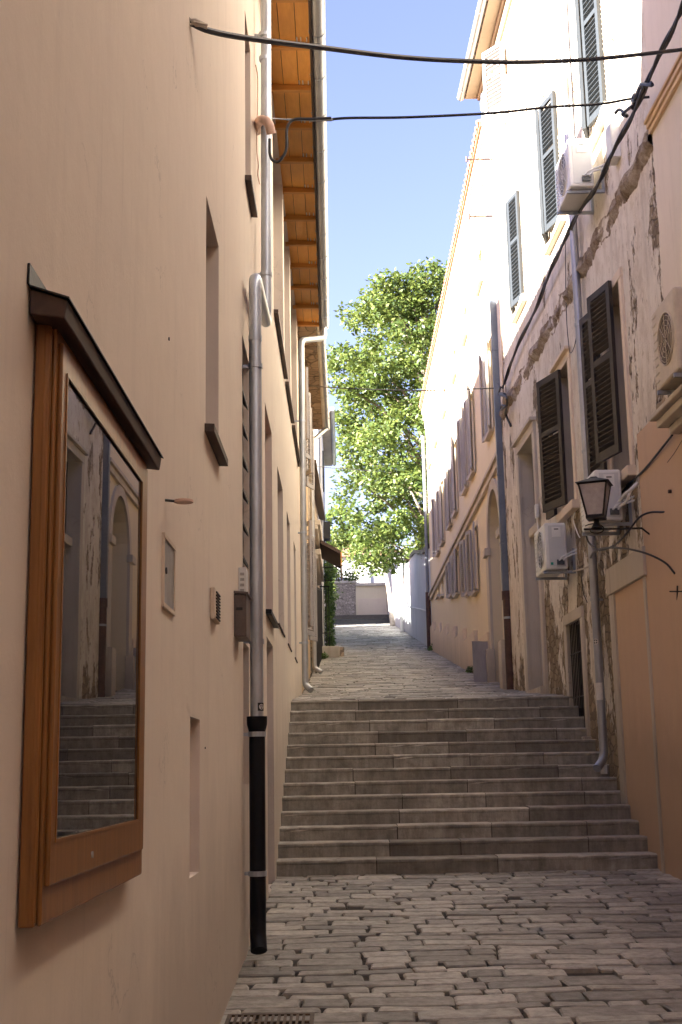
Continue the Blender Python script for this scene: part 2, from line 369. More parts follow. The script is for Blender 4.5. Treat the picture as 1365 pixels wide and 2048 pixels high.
def pave(name,y0,y1,xl,xr,dmin,dmax,lmin,lmax,gap,seed,jit=.006,bv=.014):
    random.seed(seed); mb=MB(); y=y0; 
    bend=lambda x,y: .035*math.sin(x*1.3+y*.7)+.02*math.sin(x*3.1+y*1.9)
    while y<y1:
        d_=random.uniform(dmin,dmax); ye=min(y+d_,y1)
        x=xl-random.uniform(0,lmin)
        sk=random.uniform(-.02,.02)
        while x<xr(y):
            L=random.uniform(lmin,lmax)
            if random.random()<.15: L*=.55
            x2=min(x+L,xr(y)+.05); g_=gap*random.uniform(.6,1.5)
            a,b=max(x,xl)+g_/2,x2-g_/2
            if b-a>.06:
                e=[random.uniform(-.012,.012) for _ in range(8)]
                f0=lambda X: y+(0 if y<=y0+1e-6 else bend(X,y)*1)+sk*X
                f1=lambda X: ye+(0 if ye>=y1-1e-6 else bend(X,ye)*1)+sk*X
                g2=gap*random.uniform(.5,1.2)
                ya0=max(y0,f0(a)+g2/2+e[4]*.4); ya1=max(y0,f0(b)+g2/2+e[5]*.4)
                yb1=min(y1,f1(b)-g2/2+e[6]*.4); yb0=min(y1,f1(a)-g2/2+e[7]*.4)
                hole=any(abs((a+b)/2-hx)<.16 and abs((y+ye)/2-hy)<.09 for hx,hy in HOLES)
                if hole and b-a>.3: b=a+(b-a)*.55; hole=False; yb1=ya1+(yb1-ya1)*.8
                if yb0-ya0>.04 and yb1-ya1>.04 and not hole:
                    slab(mb,[(a+e[0],ya0),(b+e[1],ya1),(b+e[2],yb1),(a+e[3],yb0)],random.uniform(-jit,jit),.05,bv)
            x=x2
            if random.random()<.1: x+=random.uniform(.005,.02)
        y=ye
    return struct(mb.build(name,M['paving'],smooth=False))
rs=lambda y: 3.35-SK*(y-12)+.02
pave('paved_street',2.0,13.895,-.78,rs,.13,.23,.20,.66,.019,3,.006,.009)
pave('paved_street_upper',18.30,45,-.78,lambda y:3.12,.15,.27,.25,.8,.02,5,.010,.012)
pave('paved_street_far',45.0,79.9,-1.3,lambda y:3.12,.24,.40,.4,1.0,.035,6,.014,.02)
# sunken earthy spots in the paving are left by the gaps

# staircase
random.seed(11)
st=thing('stone_staircase',(1.2,13.9,.5),'wide stone staircase of thirteen long worn steps filling the street','staircase')
NS=13; rise=2.04/NS; run=.338
for i in range(NS):
    y0=13.9+i*run; z1=.5+(i+1)*rise; mb=MB()
    xe=3.35-SK*(y0-12)+.03; y1=y0+(run+.06 if i<NS-1 else .36); x=-.78
    while x<xe-.02:
        L=random.uniform(.75,1.5); x2=x+L
        if xe-x2<.35: x2=xe
        jz=random.uniform(-.007,.005); jy=random.uniform(-.010,.008); c_=.010
        a,b=x+.005,x2-.005
        # profile in (y,z): worn front edge
        K=max(2,int((b-a)/.12)); cols=[]
        for k in range(K+1):
            xx=a+(b-a)*k/K; wv=random.uniform(-.004,.007)*(1 if 0<k<K else .5)+(.014 if random.random()<.07 else 0); wz=random.uniform(-.005,.001)-(.008 if random.random()<.06 else 0)
            cols.append([(xx,y0+jy+.006,z1-rise-.02),(xx,y0+jy+.004,z1-.05),(xx,y0+jy-.006+wv,z1-.035+jz),(xx,y0+jy-.006+wv,z1-c_*1.2+jz+wz),(xx,y0+jy+c_*.7+wv,z1+jz+wz),(xx,y0+jy+.1,z1+jz),(xx,y1,z1+jz)])
        n0=len(mb.v); P_=len(cols[0])
        for cc in cols: mb.v+=[Vector(q) for q in cc]
        for k in range(K):
            for q in range(P_-1): mb.f.append((n0+k*P_+q,n0+(k+1)*P_+q,n0+(k+1)*P_+q+1,n0+k*P_+q+1))
        mb.f.append(tuple(n0+q for q in range(P_))); mb.f.append(tuple(n0+K*P_+q for q in reversed(range(P_))))
        x=x2
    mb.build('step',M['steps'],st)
# filling under the joints between blocks
mb=MB()
for i in range(NS):
    y0=13.9+i*run+.02; mb.box(-.78,3.3,y0,y0+run+.02,0.2,.5+(i+1)*rise-.02-.001*i)
mb.build('core',M['earth'],st)

# ================================================================= FACADE WITH OPENINGS
def facade(mb,fn,y0,y1,z0,z1,ops):
    """front sheet with rectangular holes; ops = (ya,yb,za,zb,depth); reveals go in"""
    Y=sorted(set([y0,y1]+[q for o in ops for q in (o[0],o[1])]+[y0+(y1-y0)*k/8 for k in range(9)])); Z=sorted(set([z0,z1]+[q for o in ops for q in (o[2],o[3])]))
    for a,b in zip(Y,Y[1:]):
        for c,d_ in zip(Z,Z[1:]):
            ym,zm=(a+b)/2,(c+d_)/2
            if any(o[0]<ym<o[1] and o[2]<zm<o[3] for o in ops): continue
            mb.face([fn(a,0,c),fn(b,0,c),fn(b,0,d_),fn(a,0,d_)])
def reveals(mb,fn,ops):
    for ya,yb,za,zb,dp in ops:
        mb.face([fn(ya,0,za),fn(ya,-dp,za),fn(ya,-dp,zb),fn(ya,0,zb)])
        mb.face([fn(yb,0,za),fn(yb,-dp,za),fn(yb,-dp,zb),fn(yb,0,zb)])
        mb.face([fn(ya,0,za),fn(ya,-dp,za),fn(yb,-dp,za),fn(yb,0,za)])
        mb.face([fn(ya,0,zb),fn(ya,-dp,zb),fn(yb,-dp,zb),fn(yb,0,zb)])
def window(parent,fn,op,frame,pane='glaze',bars=1,fw_=.06):
    ya,yb,za,zb,dp=op; m=MB(); a,b=-dp-.03,-dp+.03
    m.wbox(fn,ya,yb,a,b,za,za+fw_); m.wbox(fn,ya,yb,a,b,zb-fw_,zb)
    m.wbox(fn,ya,ya+fw_,a,b-.002,za+fw_,zb-fw_); m.wbox(fn,yb-fw_,yb,a,b-.002,za+fw_,zb-fw_)
    if bars: ym=(ya+yb)/2; m.wbox(fn,ym-.04,ym+.04,a,b-.004,za+fw_,zb-fw_)
    o=m.build('window',M[frame],parent)
    MB().wbox(fn,ya+.02,yb-.02,-dp-.05,-dp-.01,za+.02,zb-.02).build('pane',M[pane],o)
    return o
def slatted(w,h,t=.045,st=.07,midrail=True,pitch=.075,ang=R(38)):
    """shutter leaf in local x (width) / y (thickness) / z"""
    m=MB(); m.box(0,st,-t/2,t/2,0,h); m.box(w-st,w,-t/2,t/2,0,h)
    rails=[(0,st*1.3),(h-st,h)]+([(h*.56,h*.56+st*.9)] if midrail else [])
    for a,b in rails: m.box(st,w-st,-t/2+.002,t/2-.002,a,b)
    z=st*1.3+.02; dz=t*.62*math.tan(ang)
    while z<h-st-.03:
        if not any(a-.03<z<b+.01 for a,b in rails):
            y0,y1=-t*.5,t*.5; th=.008
            m.hexa([(st,y0,z),(w-st,y0,z),(w-st,y1,z+dz),(st,y1,z+dz),(st,y0,z+th),(w-st,y0,z+th),(w-st,y1,z+dz+th),(st,y1,z+dz+th)])
        z+=pitch
    return m
def leaf(parent,hinge,direction,w,h,mat,name='shutter',**k):
    """ang: direction in plan in which the leaf runs from its hinge"""
    m=slatted(w,h,**k); ca,sa=math.cos(direction),math.sin(direction)
    m.v=[Vector((hinge.x+q.x*ca-q.y*sa,hinge.y+q.x*sa+q.y*ca,hinge.z+q.z)) for q in m.v]
    return m.build(name,M[mat],parent)
def arc(c,a,b,r,t0,t1,n=6): return [c+a*r*math.cos(t0+(t1-t0)*i/n)+b*r*math.sin(t0+(t1-t0)*i/n) for i in range(n+1)]

# ================================================================= LEFT PEACH HOUSE
lh=thing('house',(-.75,8,0),'smooth peach plastered house filling the left side, with an orange boarded eave','house')
YE=22.6; ZS=9.75
LO={ 'slit1':(6.88,7.62,3.50,4.88,.22),'slit2':(9.88,10.52,6.47,8.02,.22),
 'u1':(14.25,16.75,6.92,ZS-.02,.2),'u2':(17.1,19.05,6.92,ZS-.02,.2),'u3':(19.4,21.95,6.92,ZS-.02,.2),
 'l0':(9.5,10.35,2.62,4.95,.09),'l1':(12.37,13.6,3.14,5.24,.15),'l2':(14.75,16.1,3.28,5.15,.13),'l3':(17.2,18.2,3.28,5.10,.13),'l4':(19.6,20.4,3.30,5.10,.13),
 'd0':(9.52,10.1,1.50,2.55,.10),'d1':(12.43,13.55,.45,2.88,.22),'niche':(6.24,6.66,1.10,1.86,.07)}
m=MB(); facade(m,Lw,-12,YE,-1.2,ZS+.3,list(LO.values()))
m.face([Lw(YE,0,1),Lw(YE,-8,1),Lw(YE,-8,ZS+.3),Lw(YE,0,ZS+.3)]); m.face([Lw(-12,0,-1.2),Lw(-12,-8,-1.2),Lw(-12,-8,ZS+.3),Lw(-12,0,ZS+.3)])
m.face([Lw(-12,-8,-1.2),Lw(YE,-8,-1.2),Lw(YE,-8,ZS+.3),Lw(-12,-8,ZS+.3)])
m.build('wall',M['peach'],lh)
for o_ in LO.values():
    m=MB(); reveals(m,Lw,[o_]); m.build('reveal',M['reveal'],lh)
for k in ('u1','u2','u3'): window(lh,Lw,LO[k],'cream')
for k in ('slit1','slit2'): window(lh,Lw,LO[k],'cream',bars=0,fw_=.05)
for k in ('l2','l3','l4'): window(lh,Lw,LO[k],'shutter_g')
ya,yb,za,zb,dp=LO['niche']; MB().wbox(Lw,ya-.01,yb+.01,-dp-.03,-dp,za-.01,zb+.01).build('niche_back',M['peach'],lh)
# louvred dark window beside the downpipe
def louvre_window(op,mat,pitch=.3):
    w_=window(lh,Lw,op,mat,'dark',0,.05); ya,yb,za,zb,dp=op; q=MB(); z=za+.1
    while z<zb-.08: q.wbox(Lw,ya+.05,yb-.05,-dp+.035,-dp+.075,z,z+.03,-.05); z+=pitch
    q.build('slats',M[mat],w_); return w_
louvre_window(LO['l0'],'shutter',.27); louvre_window(LO['l1'],'orange_paint',.33)
# doors
for k,mt in (('d0','dark_metal'),('d1','peach')):
    ya,yb,za,zb,dp=LO[k]; q=MB().wbox(Lw,ya,yb,-dp-.06,-dp-.01,za,zb); dd=q.build('door',M['dark_metal'] if k=='d0' else M['shutter_g'],lh)
    MB().tube([Lw(yb-.15,-dp-.01,za+1.0 if k=='d1' else za+.5),Lw(yb-.15,-dp+.05,za+1.0 if k=='d1' else za+.5),Lw(yb-.25,-dp+.05,za+1.0 if k=='d1' else za+.5)],.01,6).build('handle',M['grey_metal'],dd)
# sills
for k in ('slit1','slit2','u1','u2','u3','l1','l2','l3','l4'):
    ya,yb,za,zb,dp=LO[k]; q=MB()
    thin=k in('l2','l3','l4')
    q.wbox(Lw,ya-.05,yb+.05,-.18,(.015 if thin else .055),za-(.025 if thin else .04),za-.003 if thin else za+.004,-.012)
    q.build('sill',M['darkwood'] if k!='l1' else M['black'],lh)
# rendered bands around the lower windows
# eave: soffit boards, rafters, fascia, gutter
xe=lambda y:-.17+.0087*(22.5-y)
ed=Vector((-.0087,1,0))
def soff(y,o,z): # o=0 at wall .. 1 at the gutter
    x0=-.80; x1=xe(y)-.16; t=o; return Vector((x0+(x1-x0)*t,y,z-.03*t))
m=MB(); bt=[0,.36,.70,1.0]
for j in range(3):
    y=-10
    while y<YE-.01:
        y2=min(YE,y+2.5); a,b=bt[j]+.007,bt[j+1]-.007
        m.hexa([soff(y,a,ZS+.02),soff(y,b,ZS+.02),soff(y2,b,ZS+.02),soff(y2,a,ZS+.02),soff(y,a,ZS+.05),soff(y,b,ZS+.05),soff(y2,b,ZS+.05),soff(y2,a,ZS+.05)]); y=y2
eave=m.build('soffit',M['soffit'],lh)
m=MB(); m.hexa([soff(-10,0,ZS+.056),soff(-10,1,ZS+.056),soff(YE,1,ZS+.056),soff(YE,0,ZS+.056)]+[soff(-10,0,ZS+.07),soff(-10,1,ZS+.07),soff(YE,1,ZS+.07),soff(YE,0,ZS+.07)]); m.build('sheathing',M['darkwood'],lh)
y=YE-.06; 
while y>-9:
    q=MB(); q.hexa([soff(y-.07,.0,ZS-.07),soff(y-.07,.97,ZS-.05),soff(y,.97,ZS-.05),soff(y,.0,ZS-.07),soff(y-.07,.0,ZS+.018),soff(y-.07,.99,ZS+.018),soff(y,.99,ZS+.018),soff(y,.0,ZS+.018)])
    ro=q.build('rafter',M['rafter'],lh,bevel=.008)
    if y>9:
        for t in (.72,.80,.92):
            p=soff(y-.10,t,ZS+.012); MB().box(p.x-.006,p.x+.006,p.y-.07,p.y,p.z-.012,p.z+.004).build('clip',M['white_plastic'],ro)
    y-=.93
m=MB(); fz=ZS-.05
m.hexa([(xe(-10)-.17,-10,fz-.10),(xe(-10)-.145,-10,fz-.10),(xe(YE)-.145,YE,fz-.10),(xe(YE)-.17,YE,fz-.10),(xe(-10)-.17,-10,fz+.16),(xe(-10)-.145,-10,fz+.16),(xe(YE)-.145,YE,fz+.16),(xe(YE)-.17,YE,fz+.16)])
m.build('fascia',M['darkwood'],lh)
# half-round gutter
def gutter(parent,pa,pb,r,out,mat,name='gutter',n=10,hooks=0.9):
    pa,pb=Vector(pa),Vector(pb); out=Vector(out).normalized(); upv=Vector((0,0,1)); m=MB(); k=0
    L=(pb-pa).length; dirv=(pb-pa).normalized()
    for sgn,rr in ((1,r),(1,r-.004)):
        for p in (pa,pb):
            for i in range(n+1):
                t=math.pi*i/n; m.v.append(p+out*(math.cos(t)*rr)-upv*(math.sin(t)*rr))
    q=n+1
    for base in (0,2*q):
        for i in range(n): m.f.append((base+i,base+i+1,base+q+i+1,base+q+i))
    for e in (0,q): # end caps
        m.f.append(tuple(e+i for i in range(q)))
    m.tube([pa+out*r,pb+out*r],.009,6); m.f.append((0,q,3*q,2*q)); m.f.append((n,q+n,3*q+n,2*q+n))
    o=m.build(name,M[mat],parent,smooth=True)
    t=.4
    while t<L:
        h=MB()
        c=pa+dirv*t
        pts=[c+out*(math.cos(a)*(r+.004))-upv*(math.sin(a)*(r+.004)) for a in [math.pi*i/8 for i in range(9)]]
        h.tube(pts,.006,5); h.tube([pts[0],pts[0]+upv*.02,pts[-1]+upv*.02],.005,4); t+=hooks
        h.build('hook',M['zinc'] ,o)
    return o
gc=lambda y:Vector((xe(y)-.085,y,ZS-.04))
gutter(lh,gc(-10),gc(YE+.02),.088,(1,0,0),'zinc_warm')
# roof: front slope; unseen ridge shaped, chimneys added, for the shadow edge opposite
ZR=11.95
def roof(parent,y0,y1,xe0,ze,xr_,zr,xb,zb,mat='tile',th=.1):
    m=MB(); m.hexa([(xe0,y0,ze),(xr_,y0,zr),(xr_,y1,zr),(xe0,y1,ze),(xe0,y0,ze+th),(xr_,y0,zr+th),(xr_,y1,zr+th),(xe0,y1,ze+th)])
    m.hexa([(xr_,y0,zr),(xb,y0,zb),(xb,y1,zb),(xr_,y1,zr),(xr_,y0,zr+th),(xb,y0,zb+th),(xb,y1,zb+th),(xr_,y1,zr+th)])
    for yy in (y0,y1): m.face([(xe0,yy,ze),(xr_,yy,zr),(xb,yy,zb)])
    r=m.build('roof',M[mat],parent)
    t=MB(); sgn=1 if xe0>xr_ else -1; dx=(xe0-xr_); k=0; y=y0+.1
    while y<y1:    # tile barrels running down the slope
        t.tube([(xe0+sgn*.04,y,ze+th+.0),(xr_,y,zr+th)],.075,6); y+=.26
    if (y1-y0)<60: t.build('tiles',M[mat],r,smooth=True)
    return r
roof(lh,8.8,YE+.1,-.30,ZS+.0,-5,ZR,-9,ZS+.3)
roof(lh,-12,8.79,-.30,ZS+.01,-5,ZR+1.7,-9,ZS+.3)  # ridge raised out of view to shade the near right house
for yy,wx,hh in ((12.2,.7,.9),(19.3,.6,1.2)):
    q=MB().box(-5.3,-4.7,yy,yy+wx,ZR-.3,ZR+hh); q.box(-5.37,-4.63,yy-.07,yy+wx+.07,ZR+hh,ZR+hh+.08); q.build('shadow_chimney',M['peach'],lh)  # added on the unseen ridge to notch its cast shadow

def downpipe(parent,path,r,mat,joints=(),name='downpipe',clamps=(),wallside=-1,n=14,clampmat='zinc'):
    m=MB(); P=[Vector(p) for p in path]; out=[P[0]]
    for i in range(1,len(P)-1):       # rounded elbows
        a,b,c=P[i-1],P[i],P[i+1]; k=min(r*2.0,(a-b).length*.45,(c-b).length*.45)
        p0=b+(a-b).normalized()*k; p1=b+(c-b).normalized()*k
        for t in (0,.25,.5,.75,1): out.append(p0*(1-t)**2+b*2*t*(1-t)+p1*t*t)
    out.append(P[-1]); m.tube(out,r,n)
    for j in joints: j=Vector(j); m.tube([j-Vector((0,0,.02)),j+Vector((0,0,.02))],r+.004,n)
    o=m.build(name,M[mat],parent,smooth=True)
    for c in clamps:
        c=Vector(c); q=MB().tube([c-Vector((0,0,.018)),c+Vector((0,0,.018))],r+.008,n)
        q.box(min(c.x,c.x+wallside*(r+.10)),max(c.x,c.x+wallside*(r+.10)),c.y-.012,c.y+.012,c.z-.012,c.z+.012); q.build('clamp',M[clampmat],o)
    return o
# the long downpipe in the foreground, with its side step
xp=-.655; yl=9.60; yu=11.12
p_top=PX(508,560,xp); p_dn=PX(541,672,xp)
zU=5.62; zL=5.47
downpipe(lh,[(xp+.02,yu,ZS-.1),(xp,yu,zU),(xp,yl,zL),(xp,yl,1.95)],.050,'zinc',[(xp,yu,8.3),(xp,yl,4.95),(xp,yl,3.4)],clamps=[(xp,yu,8.55),(xp,yl,4.72),(xp,yl,2.55),(xp,yu,6.1)])
dp2=downpipe(lh,[(xp,yl,1.97),(xp,yl,.42),(xp+.01,yl-.06,.33)],.060,'black',name='downpipe_foot',clamps=[(xp,yl,1.86),(xp,yl,.86)])
MB().tube([(xp,yl,1.88),(xp,yl,1.93),(xp,yl,1.99)],[.062,.076,.078],14).build('collar',M['black'],dp2,smooth=True)
# second downpipe under the end of the gutter
ge=gc(YE-.1); xq=-.655; yq=21.6
downpipe(lh,[(ge.x,YE-.12,ge.z-.05),(ge.x,YE-.12,ge.z-.28),(xq,yq,ge.z-.62),(xq,yq,gz(yq)+.17),(xq+.10,yq-.10,gz(yq)+.08)],.055,'zinc_warm',[(xq,yq,7.2),(xq,yq,5.2)],clamps=[(xq,yq,7.6),(xq,yq,5.6),(xq,yq,3.7)])
# sticker on the pipe: small white face-like badge on a black square
s=thing('sticker',(xp+.02,yl-.055,2.06),'small black square sticker with a white badge on the foreground downpipe','sticker')
def onpipe(cx,cy,r,ang0,ang1,z0,z1,n=6):
    m=MB()
    for i in range(n):
        a,b=[ang0+(ang1-ang0)*k/n for k in (i,i+1)]
        m.face([(cx+r*math.sin(a),cy-r*math.cos(a),z0),(cx+r*math.sin(b),cy-r*math.cos(b),z0),(cx+r*math.sin(b),cy-r*math.cos(b),z1),(cx+r*math.sin(a),cy-r*math.cos(a),z1)])
    return m
onpipe(xp,yl,.0525,R(10),R(75),2.03,2.09).build('backing',M['ink'],s)
def pipedot(cx,cy,r,ac,zc,rad,mat,name,par,k=14):
    m=MB(); pts=[]
    for i in range(k):
        t=2*math.pi*i/k; a=ac+rad*math.cos(t)/r; pts.append((cx+r*math.sin(a),cy-r*math.cos(a),zc+rad*math.sin(t)))
    m.face(pts); m.build(name,M[mat],par)
pipedot(xp,yl,.054,R(43),2.06,.021,'sticker','badge',s)
pipedot(xp,yl,.0555,R(36),2.066,.005,'ink','dot',s); pipedot(xp,yl,.0555,R(50),2.066,.005,'ink','dot',s); pipedot(xp,yl,.0555,R(43),2.05,.006,'ink','dot',s)

# ---- display case
BX=-.745
dc=thing('display_case',(BX,3.3,1.3),'tall varnished wooden display case with dark canopy and glass door on the peach wall','display case')
y0,y1,z0,z1=2.985,4.46,1.26,2.69
q=MB(); D=.036
q.box(BX,BX+D,y0,y0+.02,z0,z1); q.box(BX,BX+D,y1-.02,y1,z0,z1); q.box(BX,BX+D-.002,y0+.02,y1-.02,z0,z0+.02); q.box(BX,BX+D-.002,y0+.02,y1-.02,z1-.02,z1); q.box(BX,BX+.01,y0+.02,y1-.02,z0+.02,z1-.02)
q.build('cabinet',M['wood'],dc,bevel=.004)
q=MB(); q.tube([(BX+D-.010,y0+.012,z0+.01),(BX+D-.010,y0+.012,z1-.01)],.013,12); q.build('corner_post',M['wood'],dc,smooth=True)
def ring(x0,x1,ya,yb,za,zb,w1,w2,w3,w4):   # one connected picture-frame shape: near, far, bottom, top widths
    m=MB(); o=[(ya,za),(yb,za),(yb,zb),(ya,zb)]; n_=[(ya+w1,za+w3),(yb-w2,za+w3),(yb-w2,zb-w4),(ya+w1,zb-w4)]
    for x in (x0,x1): m.v+=[Vector((x,y,z)) for y,z in o]+[Vector((x,y,z)) for y,z in n_]
    for i in range(4):
        j=(i+1)%4; m.f+=[(i,j,4+j,4+i),(8+i,8+j,12+j,12+i),(i,j,8+j,8+i),(4+i,4+j,12+j,12+i)]
    return m
fx0,fx1=BX+D,BX+D+.012; fy0,fy1=y0+.022,y1; f=.085
ring(fx0,fx1,fy0,fy1,z0,z1,.06,.07,.12,.05).build('frame',M['wood'],dc,bevel=.005)
dx0,dx1=fx1,fx1+.012; da,db,dc0,dc1=fy0+.018,fy1-.05,z0+.085,z1-.035; t=.06
dr=ring(dx0,dx1,da,db,dc0,dc1,.05,.13,.10,.07).build('door_frame',M['wood'],dc,bevel=.005)
ring(dx1,dx1+.003,da+.046,db-.126,dc0+.096,dc1-.066,.008,.008,.008,.008).build('bead',M['woodh'],dr)
MB().box(dx0+.005,dx0+.008,da+.04,db-.12,dc0+.09,dc1-.06).build('glass',M['glass'],dc)
MB().tube([(dx1,3.52,dc0+.04),(dx1+.004,3.52,dc0+.04)],.009,10).build('lock',M['grey_metal'],dr)
q=MB(); zc=z1
q.hexa([(BX,y0-.07,zc+.0),(BX+.085,y0-.07,zc-.012),(BX+.085,y1+.06,zc-.012),(BX,y1+.06,zc+.0),(BX,y0-.07,zc+.066),(BX+.092,y0-.07,zc+.034),(BX+.092,y1+.06,zc+.034),(BX,y1+.06,zc+.066)])
ca=q.build('canopy',M['darkwood'],dc,bevel=.004)
q=MB().hexa([(BX,y0-.08,zc+.068),(BX+.098,y0-.08,zc+.035),(BX+.098,y1+.07,zc+.035),(BX,y1+.07,zc+.068),(BX,y0-.08,zc+.072),(BX+.098,y0-.08,zc+.039),(BX+.098,y1+.07,zc+.039),(BX,y1+.07,zc+.072)])
q.box(BX-.004,BX+.002,y0-.085,y1+.075,zc+.073,zc+.125); q.build('flashing',M['iron'],ca)
# notices inside the case: plain paper sheets behind the reflections
# ---- small wall fittings
def wallthing(name,label,cat,y,z,o=0): return thing(name,Lw(y,o,z),label,cat)
q=MB(); c=Lw(5.34,.075,2.735)
w_=wallthing('wall_hook','small pale disc on a short rod above the flush metal meter door','hook',5.3,2.735)
MB().tube([c-Vector((0,0,.004)),c+Vector((0,0,.006))],.042,18).build('disc',M['peach_pipe'],w_,smooth=True)
MB().tube([Lw(5.30,-.01,2.735),Lw(5.33,.045,2.735)],.006,6).build('rod',M['iron'],w_)
w_=wallthing('meter_door','flush grey metal meter door with a keyhole in a thin rim on the peach wall','meter box',5.4,2.4)
q=MB(); a,b,c_,e=5.22,5.58,2.27,2.58
q.wbox(Lw,a,b,0,.012,c_,c_+.018); q.wbox(Lw,a,b,0,.012,e-.018,e); q.wbox(Lw,a,a+.018,0,.0115,c_+.018,e-.018); q.wbox(Lw,b-.018,b,0,.0115,c_+.018,e-.018); q.build('rim',M['cream'],w_)
dd=MB().wbox(Lw,a+.018,b-.018,-.002,.006,c_+.018,e-.018).build('door',M['grey_metal'],w_)
MB().tube([Lw(5.30,.006,2.43),Lw(5.30,.012,2.43)],.014,12).build('lock',M['ink'],dd)
w_=wallthing('vent_cover','small cream plastic louvred vent cover on the peach wall','vent',7.3,2.52)
q=MB().wbox(Lw,7.14,7.44,0,.028,2.44,2.62); q.build('plate',M['cream'],w_,bevel=.006)
q=MB()
for k in range(9): q.wbox(Lw,7.20,7.40,.028,.036,2.452+k*.018,2.459+k*.018)
q.build('louvres',M['shutter'],w_)
w_=wallthing('mailbox','dark brown metal mailbox with a pale plate beside the tall downpipe','mailbox',9.0,2.6)
q=MB().wbox(Lw,8.72,9.10,.0,.085,2.50,2.80); q.build('box',M['dark_metal'],w_,bevel=.006)
MB().wbox(Lw,8.70,9.12,0,.10,2.801,2.815,-.01).build('lid',M['dark_metal'],w_)
MB().wbox(Lw,8.712,8.719,.015,.06,2.68,2.70).build('slot',M['ink'],w_)
w_=wallthing('intercom','slim pale grey intercom box above the dark mailbox','intercom',9.2,2.86)
q=MB().wbox(Lw,9.10,9.30,.0,.055,2.83,3.04); q.build('casing',M['white_plastic'],w_,bevel=.004)
q=MB()
for k in range(4): q.wbox(Lw,9.094,9.099,.012,.042,2.86+.04*k,2.88+.04*k)
q.build('buttons',M['grey_metal'],w_)
# pair of small dark screw holes and the faint repair scars
for py,pz,s_ in ((5.37,3.48,.008),(6.9,1.72,.006)):
    q=MB().tube([Lw(py,-.004,pz),Lw(py,.004,pz)],s_,8).build('wall_plug',M['dark']); tag(q,'tiny dark plug hole in the peach wall '+('above the disc hook' if pz>3 else 'right of the shallow niche'),'wall plug')
# drain grate
gp=(8.05)
w_=thing('drain_grate',(-.4,7.75,.17),'rusty slotted iron drain grate set in the paving against the peach wall','drain grate')
q=MB(); ga,gb,gy0,gy1=-.72,-.21,7.58,7.92; gt=lambda y:gz(y)+.012
def gbox(q,x0,x1,ya,yb,h0=-.03,h1=0): return q.hexa([(x0,ya,gt(ya)+h0),(x1,ya,gt(ya)+h0),(x1,yb,gt(yb)+h0),(x0,yb,gt(yb)+h0),(x0,ya,gt(ya)+h1),(x1,ya,gt(ya)+h1),(x1,yb,gt(yb)+h1),(x0,yb,gt(yb)+h1)])
gbox(q,ga,gb,gy0,gy0+.025); gbox(q,ga,gb,gy1-.025,gy1); gbox(q,ga,ga+.025,gy0+.025,gy1-.025); gbox(q,gb-.025,gb,gy0+.025,gy1-.025); q.build('rim',M['grate'],w_)
q=MB(); x=ga+.045
while x<gb-.04: gbox(q,x,x+.016,gy0+.025,gy1-.025,-.03,-.002); x+=.036
gbox(q,ga+.025,gb-.025,7.74,7.76,-.03,-.004); q.build('bars',M['grate'],w_)
gbox(MB(),ga+.03,gb-.03,gy0+.03,gy1-.03,-.028,-.024).build('pit',M['dark'],w_)

# ================================================================= RIGHT: PEELING HOUSE
YS0,YS1=13.55,23.55
sh=thing('house',(3.2,18,1),'tall old house of peeling plaster with dark and blue-grey shutters above the staircase','house')
SO={'door':(19.75,21.15,2.3,6.82,.2),'mid2':(16.92,17.72,5.1,7.10,.25),'mid1':(13.95,14.80,4.86,7.10,.25),'cellar':(17.0,17.95,1.95,3.52,.12),
    'top1':(13.95,14.85,9.3,11.6,.22),'top2':(16.70,17.70,9.15,11.05,.22),'top3':(19.9,20.8,9.2,11.05,.22),
    'att1':(17.0,17.8,13.0,14.2,.2),'att2':(20.6,21.5,13.0,14.2,.2)}
ZT=15.2
m=MB(); facade(m,Sw,12.2,YS1,-.2,ZT,list(SO.values()))
m.face([Sw(YS1,0,1),Sw(YS1,-8,1),Sw(YS1,-8,ZT),Sw(YS1,0,ZT)]); m.face([Sw(12.2,0,9),Sw(12.2,-8,9),Sw(12.2,-8,ZT),Sw(12.2,0,ZT)]); m.face([Sw(12.2,-8,0),Sw(YS1,-8,0),Sw(YS1,-8,ZT),Sw(12.2,-8,ZT)])
m.build('wall',M['stone_house'],sh)
for o_ in SO.values():
    m=MB(); reveals(m,Sw,[o_]); m.build('reveal',M['trim'],sh)
for k in ('mid1','mid2','top1','top2','top3','att1','att2'): window(sh,Sw,SO[k],'cream','dark')
def surround(parent,fn,op,w=.14,o=.03,mat='trim',sill=True,head=.0,foot=True):
    ya,yb,za,zb,dp=op; q=MB(); q.wbox(fn,ya-w,ya,-.02,o,za,zb); q.wbox(fn,yb,yb+w,-.02,o,za,zb); q.wbox(fn,ya-w,yb+w,-.02,o+.004,zb,zb+w)
    if head: q.wbox(fn,ya-w-.04,yb+w+.04,-.02,o+.06,zb+w,zb+w+head)
    if sill: q.wbox(fn,ya-w-.03,yb+w+.03,-.02,o+.07,za-.12,za)
    return q.build('surround',M[mat],parent,bevel=.01)
surround(sh,Sw,SO['mid1'],.12,.03,'cream',True); surround(sh,Sw,SO['mid2'],.12,.03,'cream',True,.05)
surround(sh,Sw,SO['top1'],.10,.02,'cream'); surround(sh,Sw,SO['top2'],.10,.02,'cream'); surround(sh,Sw,SO['top3'],.10,.02,'cream')
surround(sh,Sw,SO['cellar'],.15,.035,'trim',True); surround(sh,Sw,(19.75,21.15,2.5,6.82,.4),.16,.05,'trim',False,.06)
